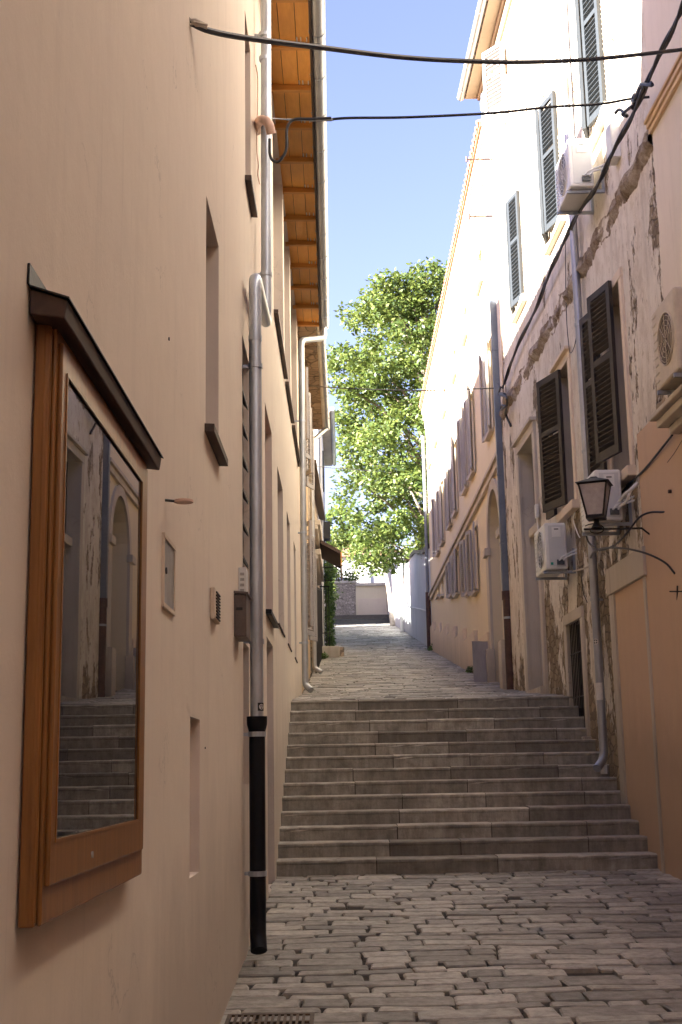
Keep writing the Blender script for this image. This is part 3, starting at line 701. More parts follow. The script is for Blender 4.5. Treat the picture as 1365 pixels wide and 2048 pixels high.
# cellar bars and door
ya,yb,za,zb,dp=SO['cellar']; q=MB(); cb=MB().wbox(Sw,ya,yb,-dp-.04,-dp,za,zb).build('cellar_window',M['dark'],sh)
for k in range(9): yy=ya+.06+k*(yb-ya-.12)/8; q.tube([Sw(yy,-.02,za),Sw(yy,-.02,zb)],.009,6)
q.tube([Sw(ya,-.02,2.5),Sw(yb,-.02,2.5)],.009,6); q.tube([Sw(ya,-.02,3.1),Sw(yb,-.02,3.1)],.009,6); q.build('bars',M['iron'],cb)
ya,yb,za,zb,dp=SO['door']
do=MB().wbox(Sw,ya,yb,-dp-.05,-dp,za,5.35).build('door',M['shutter_g'],sh)
q=MB()
for a,b in ((ya+.08,(ya+yb)/2-.04),((ya+yb)/2+.04,yb-.08)):
    for c,e in ((2.9,3.9),(4.1,5.2)): q.wbox(Sw,a,b,-dp,-dp+.02,c,e)
q.build('panels',M['shutter_g'],do,bevel=.01)
MB().wbox(Sw,ya,yb,-dp-.05,-.08,5.35,5.50).build('transom_moulding',M['trim'],sh,bevel=.02)
MB().wbox(Sw,ya,yb,-dp-.05,-dp,5.5,zb).build('fanlight',M['dark'],sh)
MB().wbox(Sw,ya-.1,yb+.1,-.3,.12,gz(20.4)-.1,gz(20.4)+.06).build('threshold',M['trim'],sh,bevel=.01)
# shutters (leaf hangs at the near jamb and swings out; the other one is folded back)
def px_leaf(hp_top,hp_bot,freepx,parent,mat,off=.06):
    a=PS(*hp_top,off); b=PS(*hp_bot,off); 
    r=ray(*freepx); t=(a.z-EYE.z)/r.z; f_=EYE+r*t     # free top corner at the same height
    d_=Vector((f_.x-a.x,f_.y-a.y)); ang=math.atan2(d_.y,d_.x); return a,b,d_.length,ang
M_=math
def wall_dir(sign): return math.atan2(sign*1,sign*-SK)
# big dark shutter above the lantern
a,b,L,ang=px_leaf((1240,560),(1265,893),(1197,596),sh,'shutter')
print('leaf1',L,math.degrees(ang),a,b)
def pair(op,parent,mat,near_ang,far_ang,extra=.03,**k):
    ya,yb,za,zb,dp=op; w=(yb-ya)/2; hn=Sw(ya,.05,za-extra); hf=Sw(yb,.05,za-extra)
    leaf(parent,hn,R(near_ang),w,zb-za+2*extra,mat,**k); leaf(parent,hf,R(far_ang),w,zb-za+2*extra,mat,**k)
def closed_leaf(y,ang,w,za,zb,mat): leaf(sh,Sw(y,.07,za),R(ang),w,zb-za,mat,pitch=.062,ang=R(52),st=.085)
closed_leaf(14.16,104,.60,5.10,7.18,'shutter'); closed_leaf(14.92,101,.50,5.02,7.14,'shutter')
closed_leaf(17.26,109,.66,5.14,7.08,'shutter'); closed_leaf(18.02,99,.40,5.14,7.04,'shutter')
pair(SO['top1'],sh,'shutter_b',104,252,pitch=.07); pair(SO['top2'],sh,'shutter_b',105,253,pitch=.07); pair(SO['top3'],sh,'shutter_b',104,256,pitch=.07)
leaf(sh,Sw(20.55,.06,12.95),R(128),.52,1.3,'shutter_g')
# eave of the peeling house: stone cornice, tiles and gutter
M['soffit_stone']=plaster('soffit_stone',(.40,.32,.23),(.34,.27,.20),(.22,.17,.12),.5,.4)
q=MB(); q.wbox(Sw,12.2,YS1+.02,-.1,.05,14.55,14.80); q.wbox(Sw,12.2,YS1+.06,-.1,.10,14.80,14.87); q.build('cornice',M['soffit_stone'],sh,bevel=.015)
q=MB(); q.wbox(Sw,12.2,YS1+.1,-.1,.33,14.872,14.93); q.build('soffit',M['soffit_stone'],sh)
q=MB(); y=12.3
while y<YS1+.2:
    q.tube([Sw(y,-.1,15.06),Sw(y,.34,14.98)],.075,6); y+=.2
q.build('eave_tiles',M['tile'],sh,smooth=True)
gutter(sh,Sw(12.2,.41,14.96),Sw(YS1+.2,.41,14.96),.075,(-1,0,0),'zinc_warm')
q=MB(); q.hexa([Sw(12.2,.30,15.0),Sw(YS1+.2,.30,15.0),Sw(YS1+.2,-6,17.6),Sw(12.2,-6,17.6),Sw(12.2,.30,15.1),Sw(YS1+.2,.30,15.1),Sw(YS1+.2,-6,17.7),Sw(12.2,-6,17.7)]); q.build('roof',M['tile'],sh)
# broken string course: a rough ridge of torn stucco along the facade
random.seed(21); q=MB(); NY=260; rows=[]
for i in range(NY+1):
    y=12.25+(23.3-12.25)*i/NY; row=[]
    br=.030+.035*math.sin(i*.09)+.02*math.sin(i*.31+1)+.012*math.sin(i*.8)
    for k,(o,z) in enumerate(((-.02,8.16),(.008,8.13),(.02,8.07),(.045,8.02),(.06,7.96),(.02,7.90),(.004,7.86),(-.02,7.82))):
        jo=random.uniform(-.016,.016)+ (br-.035 if 1<k<6 else 0); jz=random.uniform(-.008,.008)+.03*math.sin(i*.23)+.02*math.sin(i*.61)
        row.append(Sw(y,max(-.02,o+jo) if 0<k<7 else -.03,z+jz))
    rows.append(row)
base=len(q.v)
for r_ in rows: q.v+=r_
for i in range(NY):
    for k in range(7): q.f.append((base+i*8+k,base+(i+1)*8+k,base+(i+1)*8+k+1,base+i*8+k+1))
m_,nt_,bs_=newmat('torn_stucco'); v_=coords(nt_,(1,1,1))
c_=mix(nt_,ramp(nt_,noise(nt_,v_,2.5,8,.75),[(.4,0.0),(.6,1.0)]),(.22,.15,.09),(.52,.44,.35)); c_=mix(nt_,math_(nt_,'MULTIPLY',ramp(nt_,noise(nt_,v_,16,6,.8),[(.5,0.0),(.62,1.0)]),.6),c_,(.14,.10,.065))
nt_.links.new(c_,bs_.inputs['Base Color']); bs_.inputs['Roughness'].default_value=.95; bump(nt_,noise(nt_,v_,18,8,.8),bs_,1,.05); M['torn']=m_
q.build('string_course',M['torn'],sh,smooth=True)
# round zinc downpipe and square sheet downpipe
def dpx(pt,pb,off,r,mat,parent,**k):
    a=PS(*pt,off); b=PS(*pb,off); y=(a.y+b.y)/2; x=Sw(y,off,0).x; return x,y,a.z,b.z
x,y,zt,zb=dpx((1147,400),(1212,1625),.10,.05,'zinc',sh)
zb=gz(y)+.02 if y<13.9 else .5+int((y-13.9)/run+1)*rise
print('pipeS',x,y,zt,zb)
M['zincd']=simple('dull_zinc',(.36,.37,.40),.45,.7,.14,2,.05)
downpipe(sh,[(x,y,14.6),(x,y,zb+.22),(x-.12,y-.13,zb+.10)],.052,'zincd',[(x,y,6.3),(x,y,4.6),(x,y,2.1)],clamps=[(x,y,9.2),(x,y,7.2),(x,y,5.5),(x,y,3.6)],wallside=1,clampmat='bracket')
PXX,PYY=x,y
x=Sw(23.0,.06,0).x+.03; y=23.0
q=MB().box(x-.085,x+.085,y-.06,y+.06,4.7,14.6); 
for z in (12.2,9.3,6.9,5.6): q.box(x-.092,x+.092,y-.067,y+.067,z-.02,z+.02)
q.build('square_downpipe',M['zinc_blue'],sh,bevel=.006)
q=MB().tube([(x,y,gz(y)-.03),(x,y,4.70)],.085,14); q.tube([(x,y,4.55),(x,y,4.71)],.10,14); o=q.build('downpipe_foot',M['rust'],sh,smooth=True)
MB().tube([(x,y,4.20),(x,y,4.24)],.092,14).build('clamp',M['bracket'],o)
# stickers / paper on the round pipe
s=thing('sticker',(PXX-.05,PYY-.05,3.35),'round white sticker with a dark cross halfway up the right-hand downpipe','sticker')
zc_=PS(1197,1283,.1).z
pipedot(PXX,PYY,.0535,R(-38),zc_,.036,'sticker','disc',s)
m_=MB()
def patch(cx,cy,r,a0,a1,z0,z1): return onpipe(cx,cy,r,a0,a1,z0,z1,3)
pipedot(PXX,PYY,.0545,R(-38),zc_,.028,'ink','disc_inner',s)
patch(PXX,PYY,.0555,R(-38)-.09,R(-38)+.09,zc_-.026,zc_+.026).build('cross',M['sticker'],s)
patch(PXX,PYY,.0557,R(-38)-.48,R(-38)+.48,zc_-.005,zc_+.005).build('cross_arm',M['sticker'],s)
for (pa,pb,lb) in (((1203,1365),(1203,1400),'torn white paper notice stuck on the lower part of the right-hand downpipe'),((1212,1530),(1212,1548),'small scrap of white paper near the foot of the right-hand downpipe')):
    za_,zb_=PS(*pb,.1).z,PS(*pa,.1).z
    o=onpipe(PXX,PYY,.0555,R(-80),R(20),za_,zb_).build('paper_notice',M['sticker']); tag(o,lb,'notice')
    if zb_-za_>.2:
        pass

# ================================================================= RIGHT: NEAR ORANGE HOUSE
ph=thing('house',(3.4,6,0),'near orange-brown plastered house at the right edge with a blocked doorway','house')
yP=12.18
M['pale_pl']=plaster('pale_pink_plaster',(.71,.63,.53),(.67,.59,.50),(.5,.43,.35),.3,.15,.6)
m=MB(); facade(m,lambda y,o,z:Sw(y,o+.04,z),-12,yP,5.2,12.5,[]); m.face([Sw(yP,.04,5.2),Sw(yP,-.2,5.2),Sw(yP,-.2,12.5),Sw(yP,.04,12.5)]); m.build('upper_wall',M['pale_pl'],ph)
m=MB(); facade(m,lambda y,o,z:Sw(y,o+.04,z),-12,yP,-1.2,5.2,[])
m.face([Sw(yP,.04,-.2),Sw(yP,-.3,-.2),Sw(yP,-.3,5.2),Sw(yP,.04,5.2)]); m.face([Sw(yP-.01,-.2,-.2),Sw(yP-.01,-8,-.2),Sw(yP-.01,-8,12.5),Sw(yP-.01,-.2,12.5)])
m.build('wall',M['orange_pl'],ph)
BD=(13.72,15.02,.3,3.58,.13)
m=MB(); facade(m,lambda y,o,z:Sw(y,o+.025,z),yP,13.6,-.2,5.15,[])
m.face([Sw(13.6,.025,-.2),Sw(13.6,-.02,-.2),Sw(13.6,-.02,5.15),Sw(13.6,.025,5.15)]); m.face([Sw(yP,.025,5.15),Sw(13.6,.025,5.15),Sw(13.6,-.02,5.15),Sw(yP,-.02,5.15)])
m.build('side_bay',M['orange_pl'],ph)
# blocked doorway
q=MB(); q.wbox(Sw,13.61,15.02,.0,.022,.3,3.58); q.build('blocked_door',M['orange_pl'],ph)
q=MB(); q.wbox(Sw,15.02,15.24,-.02,.05,.38,3.58); q.wbox(Sw,13.55,15.28,-.02,.062,3.58,3.90); q.build('door_surround',M['trim'],ph,bevel=.012)
q=MB(); q.wbox(Sw,13.60,13.68,.0,.045,.35,3.57); q.build('door_jamb',M['trim'],ph,bevel=.01)
# string course and shelf hood
zc_=PS(1310,205,.1).z
q=MB(); q.wbox(Sw,-12,12.19,.0,.075,zc_-.16,zc_-.10); q.wbox(Sw,-12,12.20,.0,.095,zc_-.10,zc_-.04); q.wbox(Sw,-12,12.21,.0,.115,zc_-.04,zc_); q.build('string_course',M['ochre_pl'],ph,bevel=.01)
hz=PS(1312,850,.3).z; print('hood',PS(1312,850,.1),PS(1312,850,.35),PS(1365,865,.1))
q=MB(); yh=12.0; zh=PS(1330,858,.2).z+.0
q.wbox(Sw,9.5,yh,.0,.14,zh-.04,zh+.04); q.wbox(Sw,9.4,yh+.06,.0,.24,zh+.04,zh+.12); q.wbox(Sw,9.35,yh+.10,.0,.30,zh+.12,zh+.17); q.build('door_hood',M['trim'],ph,bevel=.012)
roof(ph,-12,yP+.2,3.0,12.5,9,14.5,12,13)

# ================================================================= RIGHT: YELLOW HOUSE
yh_=thing('house',(3.1,34,4),'long ochre-yellow house with lilac-grey shutters and an arched doorway on the right','house')
Y0,Y1=23.56,44.2
up_=[24.75,28.4,30.1,33.0,34.8,37.6,39.5]; lo_=[28.7,30.35,33.4,35.0,38.6,40.2]
YO=[]
for y in up_: YO.append((y,y+.72,8.25,10.15,.18))
for y in lo_: YO.append((y,y+.72,5.45+(y-28)*.125,7.0+(y-28)*.04,.18))
top_=[25.5,28.9,32.0,35.5,39.0,42.0]
for y in top_: YO.append((y,y+.8,11.75,12.5,.12))
ARCH=(24.15,26.2,2.9,6.05,.5)
ARC2=(24.15,26.2,6.05,7.075,.5)
m=MB(); facade(m,Yw,Y0,Y1,2,14.3,YO+[ARCH,ARC2])
m.face([Yw(Y1,0,4),Yw(Y1,-8,4),Yw(Y1,-8,14.1),Yw(Y1,0,14.1)]); m.face([Yw(Y0,0,2),Yw(Y0,-8,2),Yw(Y0,-8,14.1),Yw(Y0,0,14.1)])
reveals(m,Yw,YO)
# spandrels of the arch + its intrados
ya,yb,za,zb,dp=ARCH; cy=(ya+yb)/2; r=(yb-ya)/2
K=14; 
for i in range(K):
    t0,t1=math.pi*i/K,math.pi*(i+1)/K
    a_,b_=cy-r*math.cos(t0),cy-r*math.cos(t1); z0_,z1_=zb+r*math.sin(t0),zb+r*math.sin(t1)
    m.face([Yw(a_,0,z0_),Yw(b_,0,z1_),Yw(b_,0,7.075),Yw(a_,0,7.075)])
    m.face([Yw(a_,0,z0_),Yw(b_,0,z1_),Yw(b_,-dp,z1_),Yw(a_,-dp,z0_)])
for yy in (ya,yb): m.face([Yw(yy,0,za),Yw(yy,-dp,za),Yw(yy,-dp,zb),Yw(yy,0,zb)])
m.build('wall',M['yellow_pl'],yh_)
MB().wbox(Yw,ya-.02,yb+.02,-dp-.08,-dp,za-.2,7.1).build('door',M['darkwood'],yh_)
q=MB()
for i in range(K):   # archivolt band
    t0,t1=math.pi*i/K,math.pi*(i+1)/K; f0=lambda t,rr,o:Yw(cy-rr*math.cos(t),o,zb+rr*math.sin(t))
    q.hexa([f0(t0,r,-.01),f0(t1,r,-.01),f0(t1,r,.05),f0(t0,r,.05),f0(t0,r+.22,-.01),f0(t1,r+.22,-.01),f0(t1,r+.22,.05),f0(t0,r+.22,.05)])
q.build('archivolt',M['trim'],yh_)
for a_,b_ in ((ya-.35,ya),(yb,yb+.35)):
    q=MB(); q.wbox(Yw,a_,b_,-.01,.06,za,zb-.161); q.wbox(Yw,a_-.04,b_+.04,-.01,.12,zb-.16,zb); q.wbox(Yw,a_-.05,b_+.03,-.01,.16,2.8,3.95 if a_>25 else 3.9)
    q.build('portal_pilaster',M['trim'],yh_,bevel=.01)
q=MB(); q.wbox(Yw,Y0,Y1,.0,.07,7.28,7.42); q.wbox(Yw,Y0,Y1,.0,.12,7.42,7.50); q.build('string_course',M['trim'],yh_,bevel=.01)
q=MB(); q.wbox(Yw,Y0,Y1+.05,-.05,.04,13.5,13.8); q.wbox(Yw,Y0,Y1+.08,-.05,.08,13.8,14.05); q.wbox(Yw,Y0,Y1+.1,-.05,.13,14.05,14.2); q.build('cornice',M['yellow_pl'],yh_,bevel=.02)
roof(yh_,Y0,Y1+.1,2.93,14.22,8,15.8,11,14.5)
random.seed(4)
for i,o_ in enumerate(YO):
    a_,b_,c_,e_,dp_=o_
    tiny=e_-c_<.9
    win=window(yh_,Yw,o_,'cream','dark',0 if tiny else 1)
    q=MB().wbox(Yw,a_-.08,b_+.08,-.01,.10,c_-.07,c_-.004); q.build('sill',M['trim'],win)
    if not tiny:
        w2=(b_-a_)/2; jn=random.uniform(-5,5)
        leaf(win,Yw(a_,.06,c_-.02),R(-90-9+jn),w2,e_-c_+.04,'shutter_g',midrail=False,pitch=.05,ang=R(55))
        leaf(win,Yw(b_,.06,c_-.02),R(90+9+jn),w2,e_-c_+.04,'shutter_g',midrail=False,pitch=.05,ang=R(55))
# stepped plinth
M['plinth_pl']=plaster('plinth_plaster',(.70,.58,.44),(.62,.52,.40),(.45,.36,.27),.4,.3)
q=MB(); y=26.7; 
while y<Y1-.3:
    y2=min(y+2.6,Y1-.02); ztop=gz(y)+1.02; q.wbox(Yw,y,y2,0,.09,gz(y)-.3,ztop); y=y2+.001
q.build('plinth',M['plinth_pl'],yh_,bevel=.01)
# corner downpipe
q=MB(); x=2.98; y=Y1-.15; q.tube([(x,y,gz(y)+2.0),(x,y,13.2)],.06,10); q.build('downpipe',M['zinc_blue'],yh_,smooth=True)
q=MB(); q.tube([(x,y,gz(y)-.05),(x,y,gz(y)+2.0)],.09,10); q.build('downpipe_foot',M['rust'],yh_,smooth=True)
# board leaning on the portal foot
gb_=gz(26.2)
bo=MB().hexa([(2.66,26.20,gb_),(3.00,26.35,gb_),(3.00,26.38,gb_),(2.66,26.23,gb_),(2.66,26.34,gb_+.86),(3.00,26.49,gb_+.86),(3.00,26.52,gb_+.86),(2.66,26.37,gb_+.86)]).build('board',M['shutter_g'])
tag(bo,'grey board leaning against the foot of the arched doorway','board')
# iron wall arms on the yellow house
for (px,py) in ((997,318),(1003,432)):
    a_=PX(px,py,3.1); q=MB().tube([a_,Vector((a_.x-.62,a_.y,a_.z+.0))],.014,6); q.tube([Vector((a_.x-.60,a_.y,a_.z-.05)),Vector((a_.x-.60,a_.y,a_.z+.06))],.02,6)
    q.build('wall_arm',M['rust'],yh_)

# ================================================================= AIR CONDITIONERS
def ac(name_label,px_side,pz_top,pz_bot,wallpx,length=.80,depth=.30,off=.14,old=False,fan=True,big=1,y0=None):
    base=PS(wallpx,pz_bot,off); zb_=base.z; zt_=PS(wallpx,pz_top,off).z
    if y0: zt_=PY(wallpx,pz_top,y0).z; zb_=PY(wallpx,pz_bot,y0).z
    else: y0=base.y
    H_=zt_-zb_
    fn=Sw; c='ac_old' if old else 'ac'
    t=thing('air_conditioner',fn(y0,off,zb_),name_label,'air conditioner','air conditioner units on the right-hand walls')
    MB().wbox(fn,y0,y0+length,off,off+depth,zb_,zt_).build('casing',M[c],t,bevel=.025)
    # service panel on the side facing down the street
    sd=MB().wbox(fn,y0-.006,y0+.001,off+.03,off+depth-.05,zb_+.04,zt_-.04).build('side_panel',M['ac_old' if old else 'ac_side'],t)
    MB().wbox(fn,y0-.012,y0-.006,off+.08,off+depth-.10,zt_-.20,zt_-.06).build('cover',M[c],t,bevel=.004)
    MB().wbox(fn,y0-.016,y0-.0125,off+.11,off+depth-.13,zt_-.10,zt_-.085).build('handle',M['fan'],t)
    q=MB()
    for k in (0,1):
        o_=off+.06+k*.06; q.tube([fn(y0-.005,o_,zb_+.12+.0*k),fn(y0-.05,o_,zb_+.12),fn(y0-.06,o_-.03,zb_+.16),fn(y0-.05,-.02,zb_+.22+.05*k)],.012,7)
    q.build('pipes',M['white_plastic'],t,smooth=True)
    MB().wbox(fn,y0-.03,y0-.006,off+.05,off+.15,zb_+.06,zb_+.13).build('valves',M['fan'],t)
    # fan
    cyy=y0+length*.42; rr=min(H_*.40,length*.33); n=28; q=MB(); cz=(zb_+zt_)/2
    ring=[fn(cyy+rr*math.cos(2*math.pi*i/n),off+depth+.006,cz+rr*math.sin(2*math.pi*i/n)) for i in range(n)]
    q.face([fn(cyy+rr*math.cos(2*math.pi*i/n),off+depth+.003,cz+rr*math.sin(2*math.pi*i/n)) for i in range(n)]); q.build('fan_opening',M['fan_old' if old else 'fan'],t)
    q=MB(); q.tube(ring+[ring[0]],.008,5,cap=False)
    for rk in (.3,.5,.7,.88):
        g_=[fn(cyy+rr*rk*math.cos(2*math.pi*i/n),off+depth+.008,cz+rr*rk*math.sin(2*math.pi*i/n)) for i in range(n)]; q.tube(g_+[g_[0]],.0035,4,cap=False)
    for i in range(8):
        a_=math.pi*i/4; q.tube([fn(cyy,off+depth+.009,cz),fn(cyy+rr*math.cos(a_),off+depth+.009,cz+rr*math.sin(a_))],.004,4)
    q.build('fan_guard',M[c],t)
    # louvre ribs on the rest of the front
    q=MB(); 
    for k in range(9):
        z=zb_+.07+k*(H_-.14)/8; q.wbox(fn,y0+length*.80,y0+length-.05,off+depth,off+depth+.006,z,z+.012)
    q.build('ribs',M['ac_side' if not old else 'ac_old'],t)
    for yy in (y0+.08,y0+length-.12):
        q=MB(); q.wbox(fn,yy,yy+.035,0,off+depth+.02,zb_-.045,zb_-.008); q.wbox(fn,yy,yy+.035,.0,.03,zb_-.008,zb_+.30); 
        q.build('bracket',M['bracket'],t)
    return t
ac('white air conditioner high on the wall beside the blue-grey shutters',0,262,372,1190)
ac('white air conditioner partly hidden behind the street lantern',0,932,1040,1248,off=.12)
ac('white air conditioner with a small green label, lowest of them, beside the doorway',0,1040,1138,1137,off=.12)
ac('large beige air conditioner with a brown round fan grille at the right edge',0,572,738,1352,length=.74,depth=.29,off=.08,old=True,y0=10.8)
p_=PS(1115,1120,.3)
# green sticker sits on the low unit as its own part
for o in scene.objects:
    if o.type=='EMPTY' and o.get('label','').startswith('white air conditioner with a small green'):
        ww=worldpos(o); MB().wbox(Sw,ww.y-.014,ww.y-.0065,.12+.20,.12+.235,ww.z+.06,ww.z+.095).build('green_label',M['green'],o)
# ================================================================= LANTERN
lp=PY(1193,1037,13.35); t=thing('street_lantern',lp,'black framed four-sided street lantern with milky panes on a scrolled wall arm','street lamp')
h=.37; bw=.085; tw=.148; z0=lp.z; z1=z0+h
cor=lambda w,z:[Vector((lp.x-w,lp.y-w,z)),Vector((lp.x+w,lp.y-w,z)),Vector((lp.x+w,lp.y+w,z)),Vector((lp.x-w,lp.y+w,z))]
rot=Matrix.Rotation(R(-20),3,'Z')
cor=lambda w,z:[lp+rot@Vector((sx*w,sy*w,z-lp.z)) for sx,sy in ((-1,-1),(1,-1),(1,1),(-1,1))]
b_=cor(bw,z0+.02); t_=cor(tw,z1)
q=MB()
for i in range(4):
    q.tube([b_[i],t_[i]],.011,5); q.tube([b_[i],b_[(i+1)%4]],.013,5); q.tube([t_[i],t_[(i+1)%4]],.013,5)
q.hexa(cor(bw+.01,z0-.01)+cor(bw+.012,z0+.015)); q.build('frame',M['iron'],t)
for i in range(4):
    MB().face([b_[i],b_[(i+1)%4],t_[(i+1)%4],t_[i]]).build('pane',M['lantern_glass'],t)
q=MB(); q.hexa(cor(tw+.03,z1+.008)+cor(.05,z1+.065)); q.hexa(cor(.05,z1+.065)+cor(.03,z1+.085)); q.build('cap',M['iron'],t)
wl=Sw(lp.y+.1,0,z0-.12)
q=MB(); q.tube([lp+Vector((0,0,-.01)),lp+Vector((0,0,-.10))],.03,8); q.tube([lp+Vector((0,0,-.05)),lp+Vector((0,0,-.10))],[.03,.06],10)
q.box(lp.x-.14,wl.x-.10,lp.y-.012,lp.y+.012,z0-.125,z0-.107)
q.tube([Vector((wl.x-.10,lp.y,z0-.116)),Vector((wl.x,lp.y,z0-.20))],.010,6)
pts=[]   # scroll
for i in range(22):
    a_=i*.42; rr=.012+.0055*i; pts.append(Vector((lp.x-.02+rr*math.cos(a_),lp.y,z0-.10-.02+rr*math.sin(a_)*.55)))
q.tube(pts,.006,5); q.box(wl.x-.012,wl.x+.01,lp.y-.04,lp.y+.04,z0-.26,z0-.12)
q.build('arm',M['iron'],t)
# ================================================================= CABLES
def sag(a,b,s,n=22,jit=0):
    a,b=Vector(a),Vector(b); return [a.lerp(b,i/n)-Vector((0,0,s*4*(i/n)*(1-i/n)))+Vector((random.uniform(-jit,jit),random.uniform(-jit,jit),random.uniform(-jit,jit))) for i in range(n+1)]
def cable(path,r,label,cat='cable',mat='cable',name='cable',group=None):
    o=MB().tube(path,r,7).build(name,M[mat],smooth=True); return tag(o,label,cat,group)
def spl(pts,n=6):
    P=[Vector(p) for p in pts]; P=[P[0]*2-P[1]]+P+[P[-1]*2-P[-2]]; out=[]
    for i in range(1,len(P)-2):
        for k in range(n):
            t=k/n; out.append(.5*((2*P[i])+(P[i+1]-P[i-1])*t+(2*P[i-1]-5*P[i]+4*P[i+1]-P[i+2])*t*t+(-P[i-1]+3*P[i]-3*P[i+1]+P[i+2])*t**3))
    out.append(P[-2]); return out
# C1: follow the observed points with depth interpolated between its two walls
a_=PX(380,45,-.75); b_=PS(1450,92); 
def along(pxs,ya,yb):
    out=[]; n=len(pxs)
    for i,(px,py) in enumerate(pxs): 
        t=(px-pxs[0][0])/(pxs[-1][0]-pxs[0][0]); out.append(PY(px,py,ya+(yb-ya)*t))
    return out
P1=[(378,43),(420,62),(500,77),(650,96),(800,114),(930,122),(1060,124),(1200,117),(1365,99),(1420,91)]
ln=along(P1,a_.y,10.2); ln[0]=a_
cable(spl(ln),.017,'thick black cable crossing the top of the street from the ragged wall anchor')
q=MB(); 
for k in range(7):
    random.seed(k); q.tube([a_+Vector((-.01,random.uniform(-.03,.02),random.uniform(-.03,.03))),a_+Vector((.03,random.uniform(-.03,.03),random.uniform(-.02,.03))),a_+Vector((.09,.02,-.012+random.uniform(-.012,.012)))],.007,5)
tag(q.build('cable_anchor',M['trim']),'ragged plaster-smeared cable anchor high on the peach wall','cable anchor')
P2=[(630,242),(660,239),(700,236),(800,235),(900,231),(1000,225),(1100,214),(1200,208),(1260,198),(1310,193)]
ln=along(P2,11.9,12.25); 
cable(spl(ln),.014,'black insulated cable crossing just below the thick one, clamped by the elbow')
# its left end: tension clamp, thin rod and drip loop
an=PX(516,236,-.73)
q=MB(); q.tube([an,PY(545,237,11.6),PY(575,239,11.7)],.006,5); q.tube([PY(575,239,11.7),PY(625,240,11.85)],.010,6); q.tube([PY(622,240,11.85),PY(665,239,11.9)],.018,7); tag(q.build('tension_clamp',M['bracket'],smooth=True),'metal tension clamp and rod holding the lower cable off the peach wall','cable clamp')
lo=[PY(px+3,py,10.95) for px,py in ((660,236),(620,238),(590,238),(577,245),(571,262),(571,290),(568,305),(556,322),(543,321),(537,305),(537,278))]
cable(spl(lo,4),.014,'black drip loop of cable hanging beside the upper downpipe')
e1=[PX(516,262,-.745),PX(519,243,-.70),PX(528,240,-.63),PX(538,248,-.58),PX(543,268,-.56)]
o=MB().tube(spl(e1,5),.042,12).build('pipe_elbow',M['peach_pipe'],smooth=True); tag(o,'peach-painted curved cable conduit elbow on the wall beside the upper downpipe','conduit elbow')
# thin wall cable behind upper pipe
cable(spl([PX(512,130,-.74),PX(516,160,-.73),PX(515,235,-.735),PX(514,300,-.735),PX(517,330,-.72),PX(516,350,-.735),PX(520,368,-.735)],5),.006,'thin pale cable clipped to the peach wall behind the upper downpipe',mat='peach_pipe')
# C3: bundle running along the right-hand facades
off=.22
P3=[(1385,-30),(1362,20),(1330,90),(1296,165),(1262,235),(1230,300),(1205,350),(1180,395),(1150,440),(1120,500),(1100,548),(1075,610),(1045,672),(1022,730),(1005,775)]
offs=[.3,.3,.3,.28,.24,.22,.22,.20,.16,.12,.10,.08,.08,.08,.10]
B3=[PS(px,py,o_) for (px,py),o_ in zip(P3,offs)]
random.seed(3)
for k,(dr,da) in enumerate(((0.0,0),(.02,1.5),(.02,3.6))):
    pts=spl(B3,5); pts=[p+Vector((math.cos(i*.5+da),0,math.sin(i*.5+da)))*dr for i,p in enumerate(pts)]
    cable(pts,.014,'black cable of the twisted bundle running down along the peeling house facade',group='twisted cable bundle on the peeling house')
random.seed(5); kp=[]      # each knot is one tangled length of cable
for k in range(16):
    t=k/15; kp.append(PS(1300-62*t+random.uniform(-9,9),160+72*t+random.uniform(-12,12),.26+random.uniform(-.03,.05)))
tag(MB().tube(spl(kp,5),.019,6).build('cable_splice',M['cable'],smooth=True),'knotted black cable splice where the street cables meet the right-hand bundle','cable splice')
kp=[]
for k in range(12):
    t=k/11; kp.append(PS(1003+6*t+random.uniform(-7,7),765+55*t+random.uniform(-9,9),.14+random.uniform(-.03,.03)))
kp+=[PS(1012,828,.06),PS(1022,852,.03)]
tag(MB().tube(spl(kp,5),.021,6).build('cable_splice',M['cable'],smooth=True),'black cable splice in a knot at the top of the square downpipe','cable splice')
# C4 thin crossing
cable(spl([PX(612,771,-.73),PY(680,776,22.6),PY(780,780,22.8),PY(860,781,23),PY(940,778,23),PY(1003,776,23)]),.011,'thin black cable crossing the street in front of the tree')
cable([PX(630,932,-.7),PY(665,936,36),PY(694,938,40),PY(760,943,44)],.012,'thin far cable leading from the left houses into the tree')
# vertical wires by the yellow house and peeling wall
cable([PS(985,232,.2),PS(992,420,.2),PS(1003,640,.2),PS(1006,770,.15)],.007,'thin pale wire hanging straight down beside the square downpipe',mat='ochre_pl')
cable(spl([PS(1131,470,.03),PS(1133,620,.03),PS(1138,690,.03),PS(1142,706,.05),PS(1150,690,.06),PS(1155,660,.05)]),.006,'thin black wire looping down the peeling wall beside the zinc downpipe')
cable(spl([PS(1345,870,.06),PS(1325,895,.05),PS(1290,938,.04),PS(1262,965,.03),PS(1240,990,.03)]),.012,'black cable running from the stone hood down the orange wall')
cable(spl([PS(1365,880,.05),PS(1350,905,.04),PS(1335,925,.03)]),.003,'hair-thin dark wire curling below the stone hood')
lam=lambda px,py,o:PS(px,py,o)
cable(spl([lam(1340,1023,.0),lam(1325,1024,.03),lam(1300,1025,.1),lam(1278,1036,.2),lam(1255,1065,.3),lam(1230,1090,.3),lam(1200,1100,.3),lam(1178,1085,.33),lam(1172,1062,.35),lam(1176,1045,.36)],5),.011,'black lamp cable looping from the orange wall under the street lantern')
cable(spl([lam(1180,1130,.1),lam(1183,1112,.15),lam(1200,1098,.3),lam(1240,1096,.3),lam(1290,1106,.2),lam(1330,1125,.08),lam(1350,1147,.03)],5),.011,'black cable arching across the orange wall below the lamp cable')
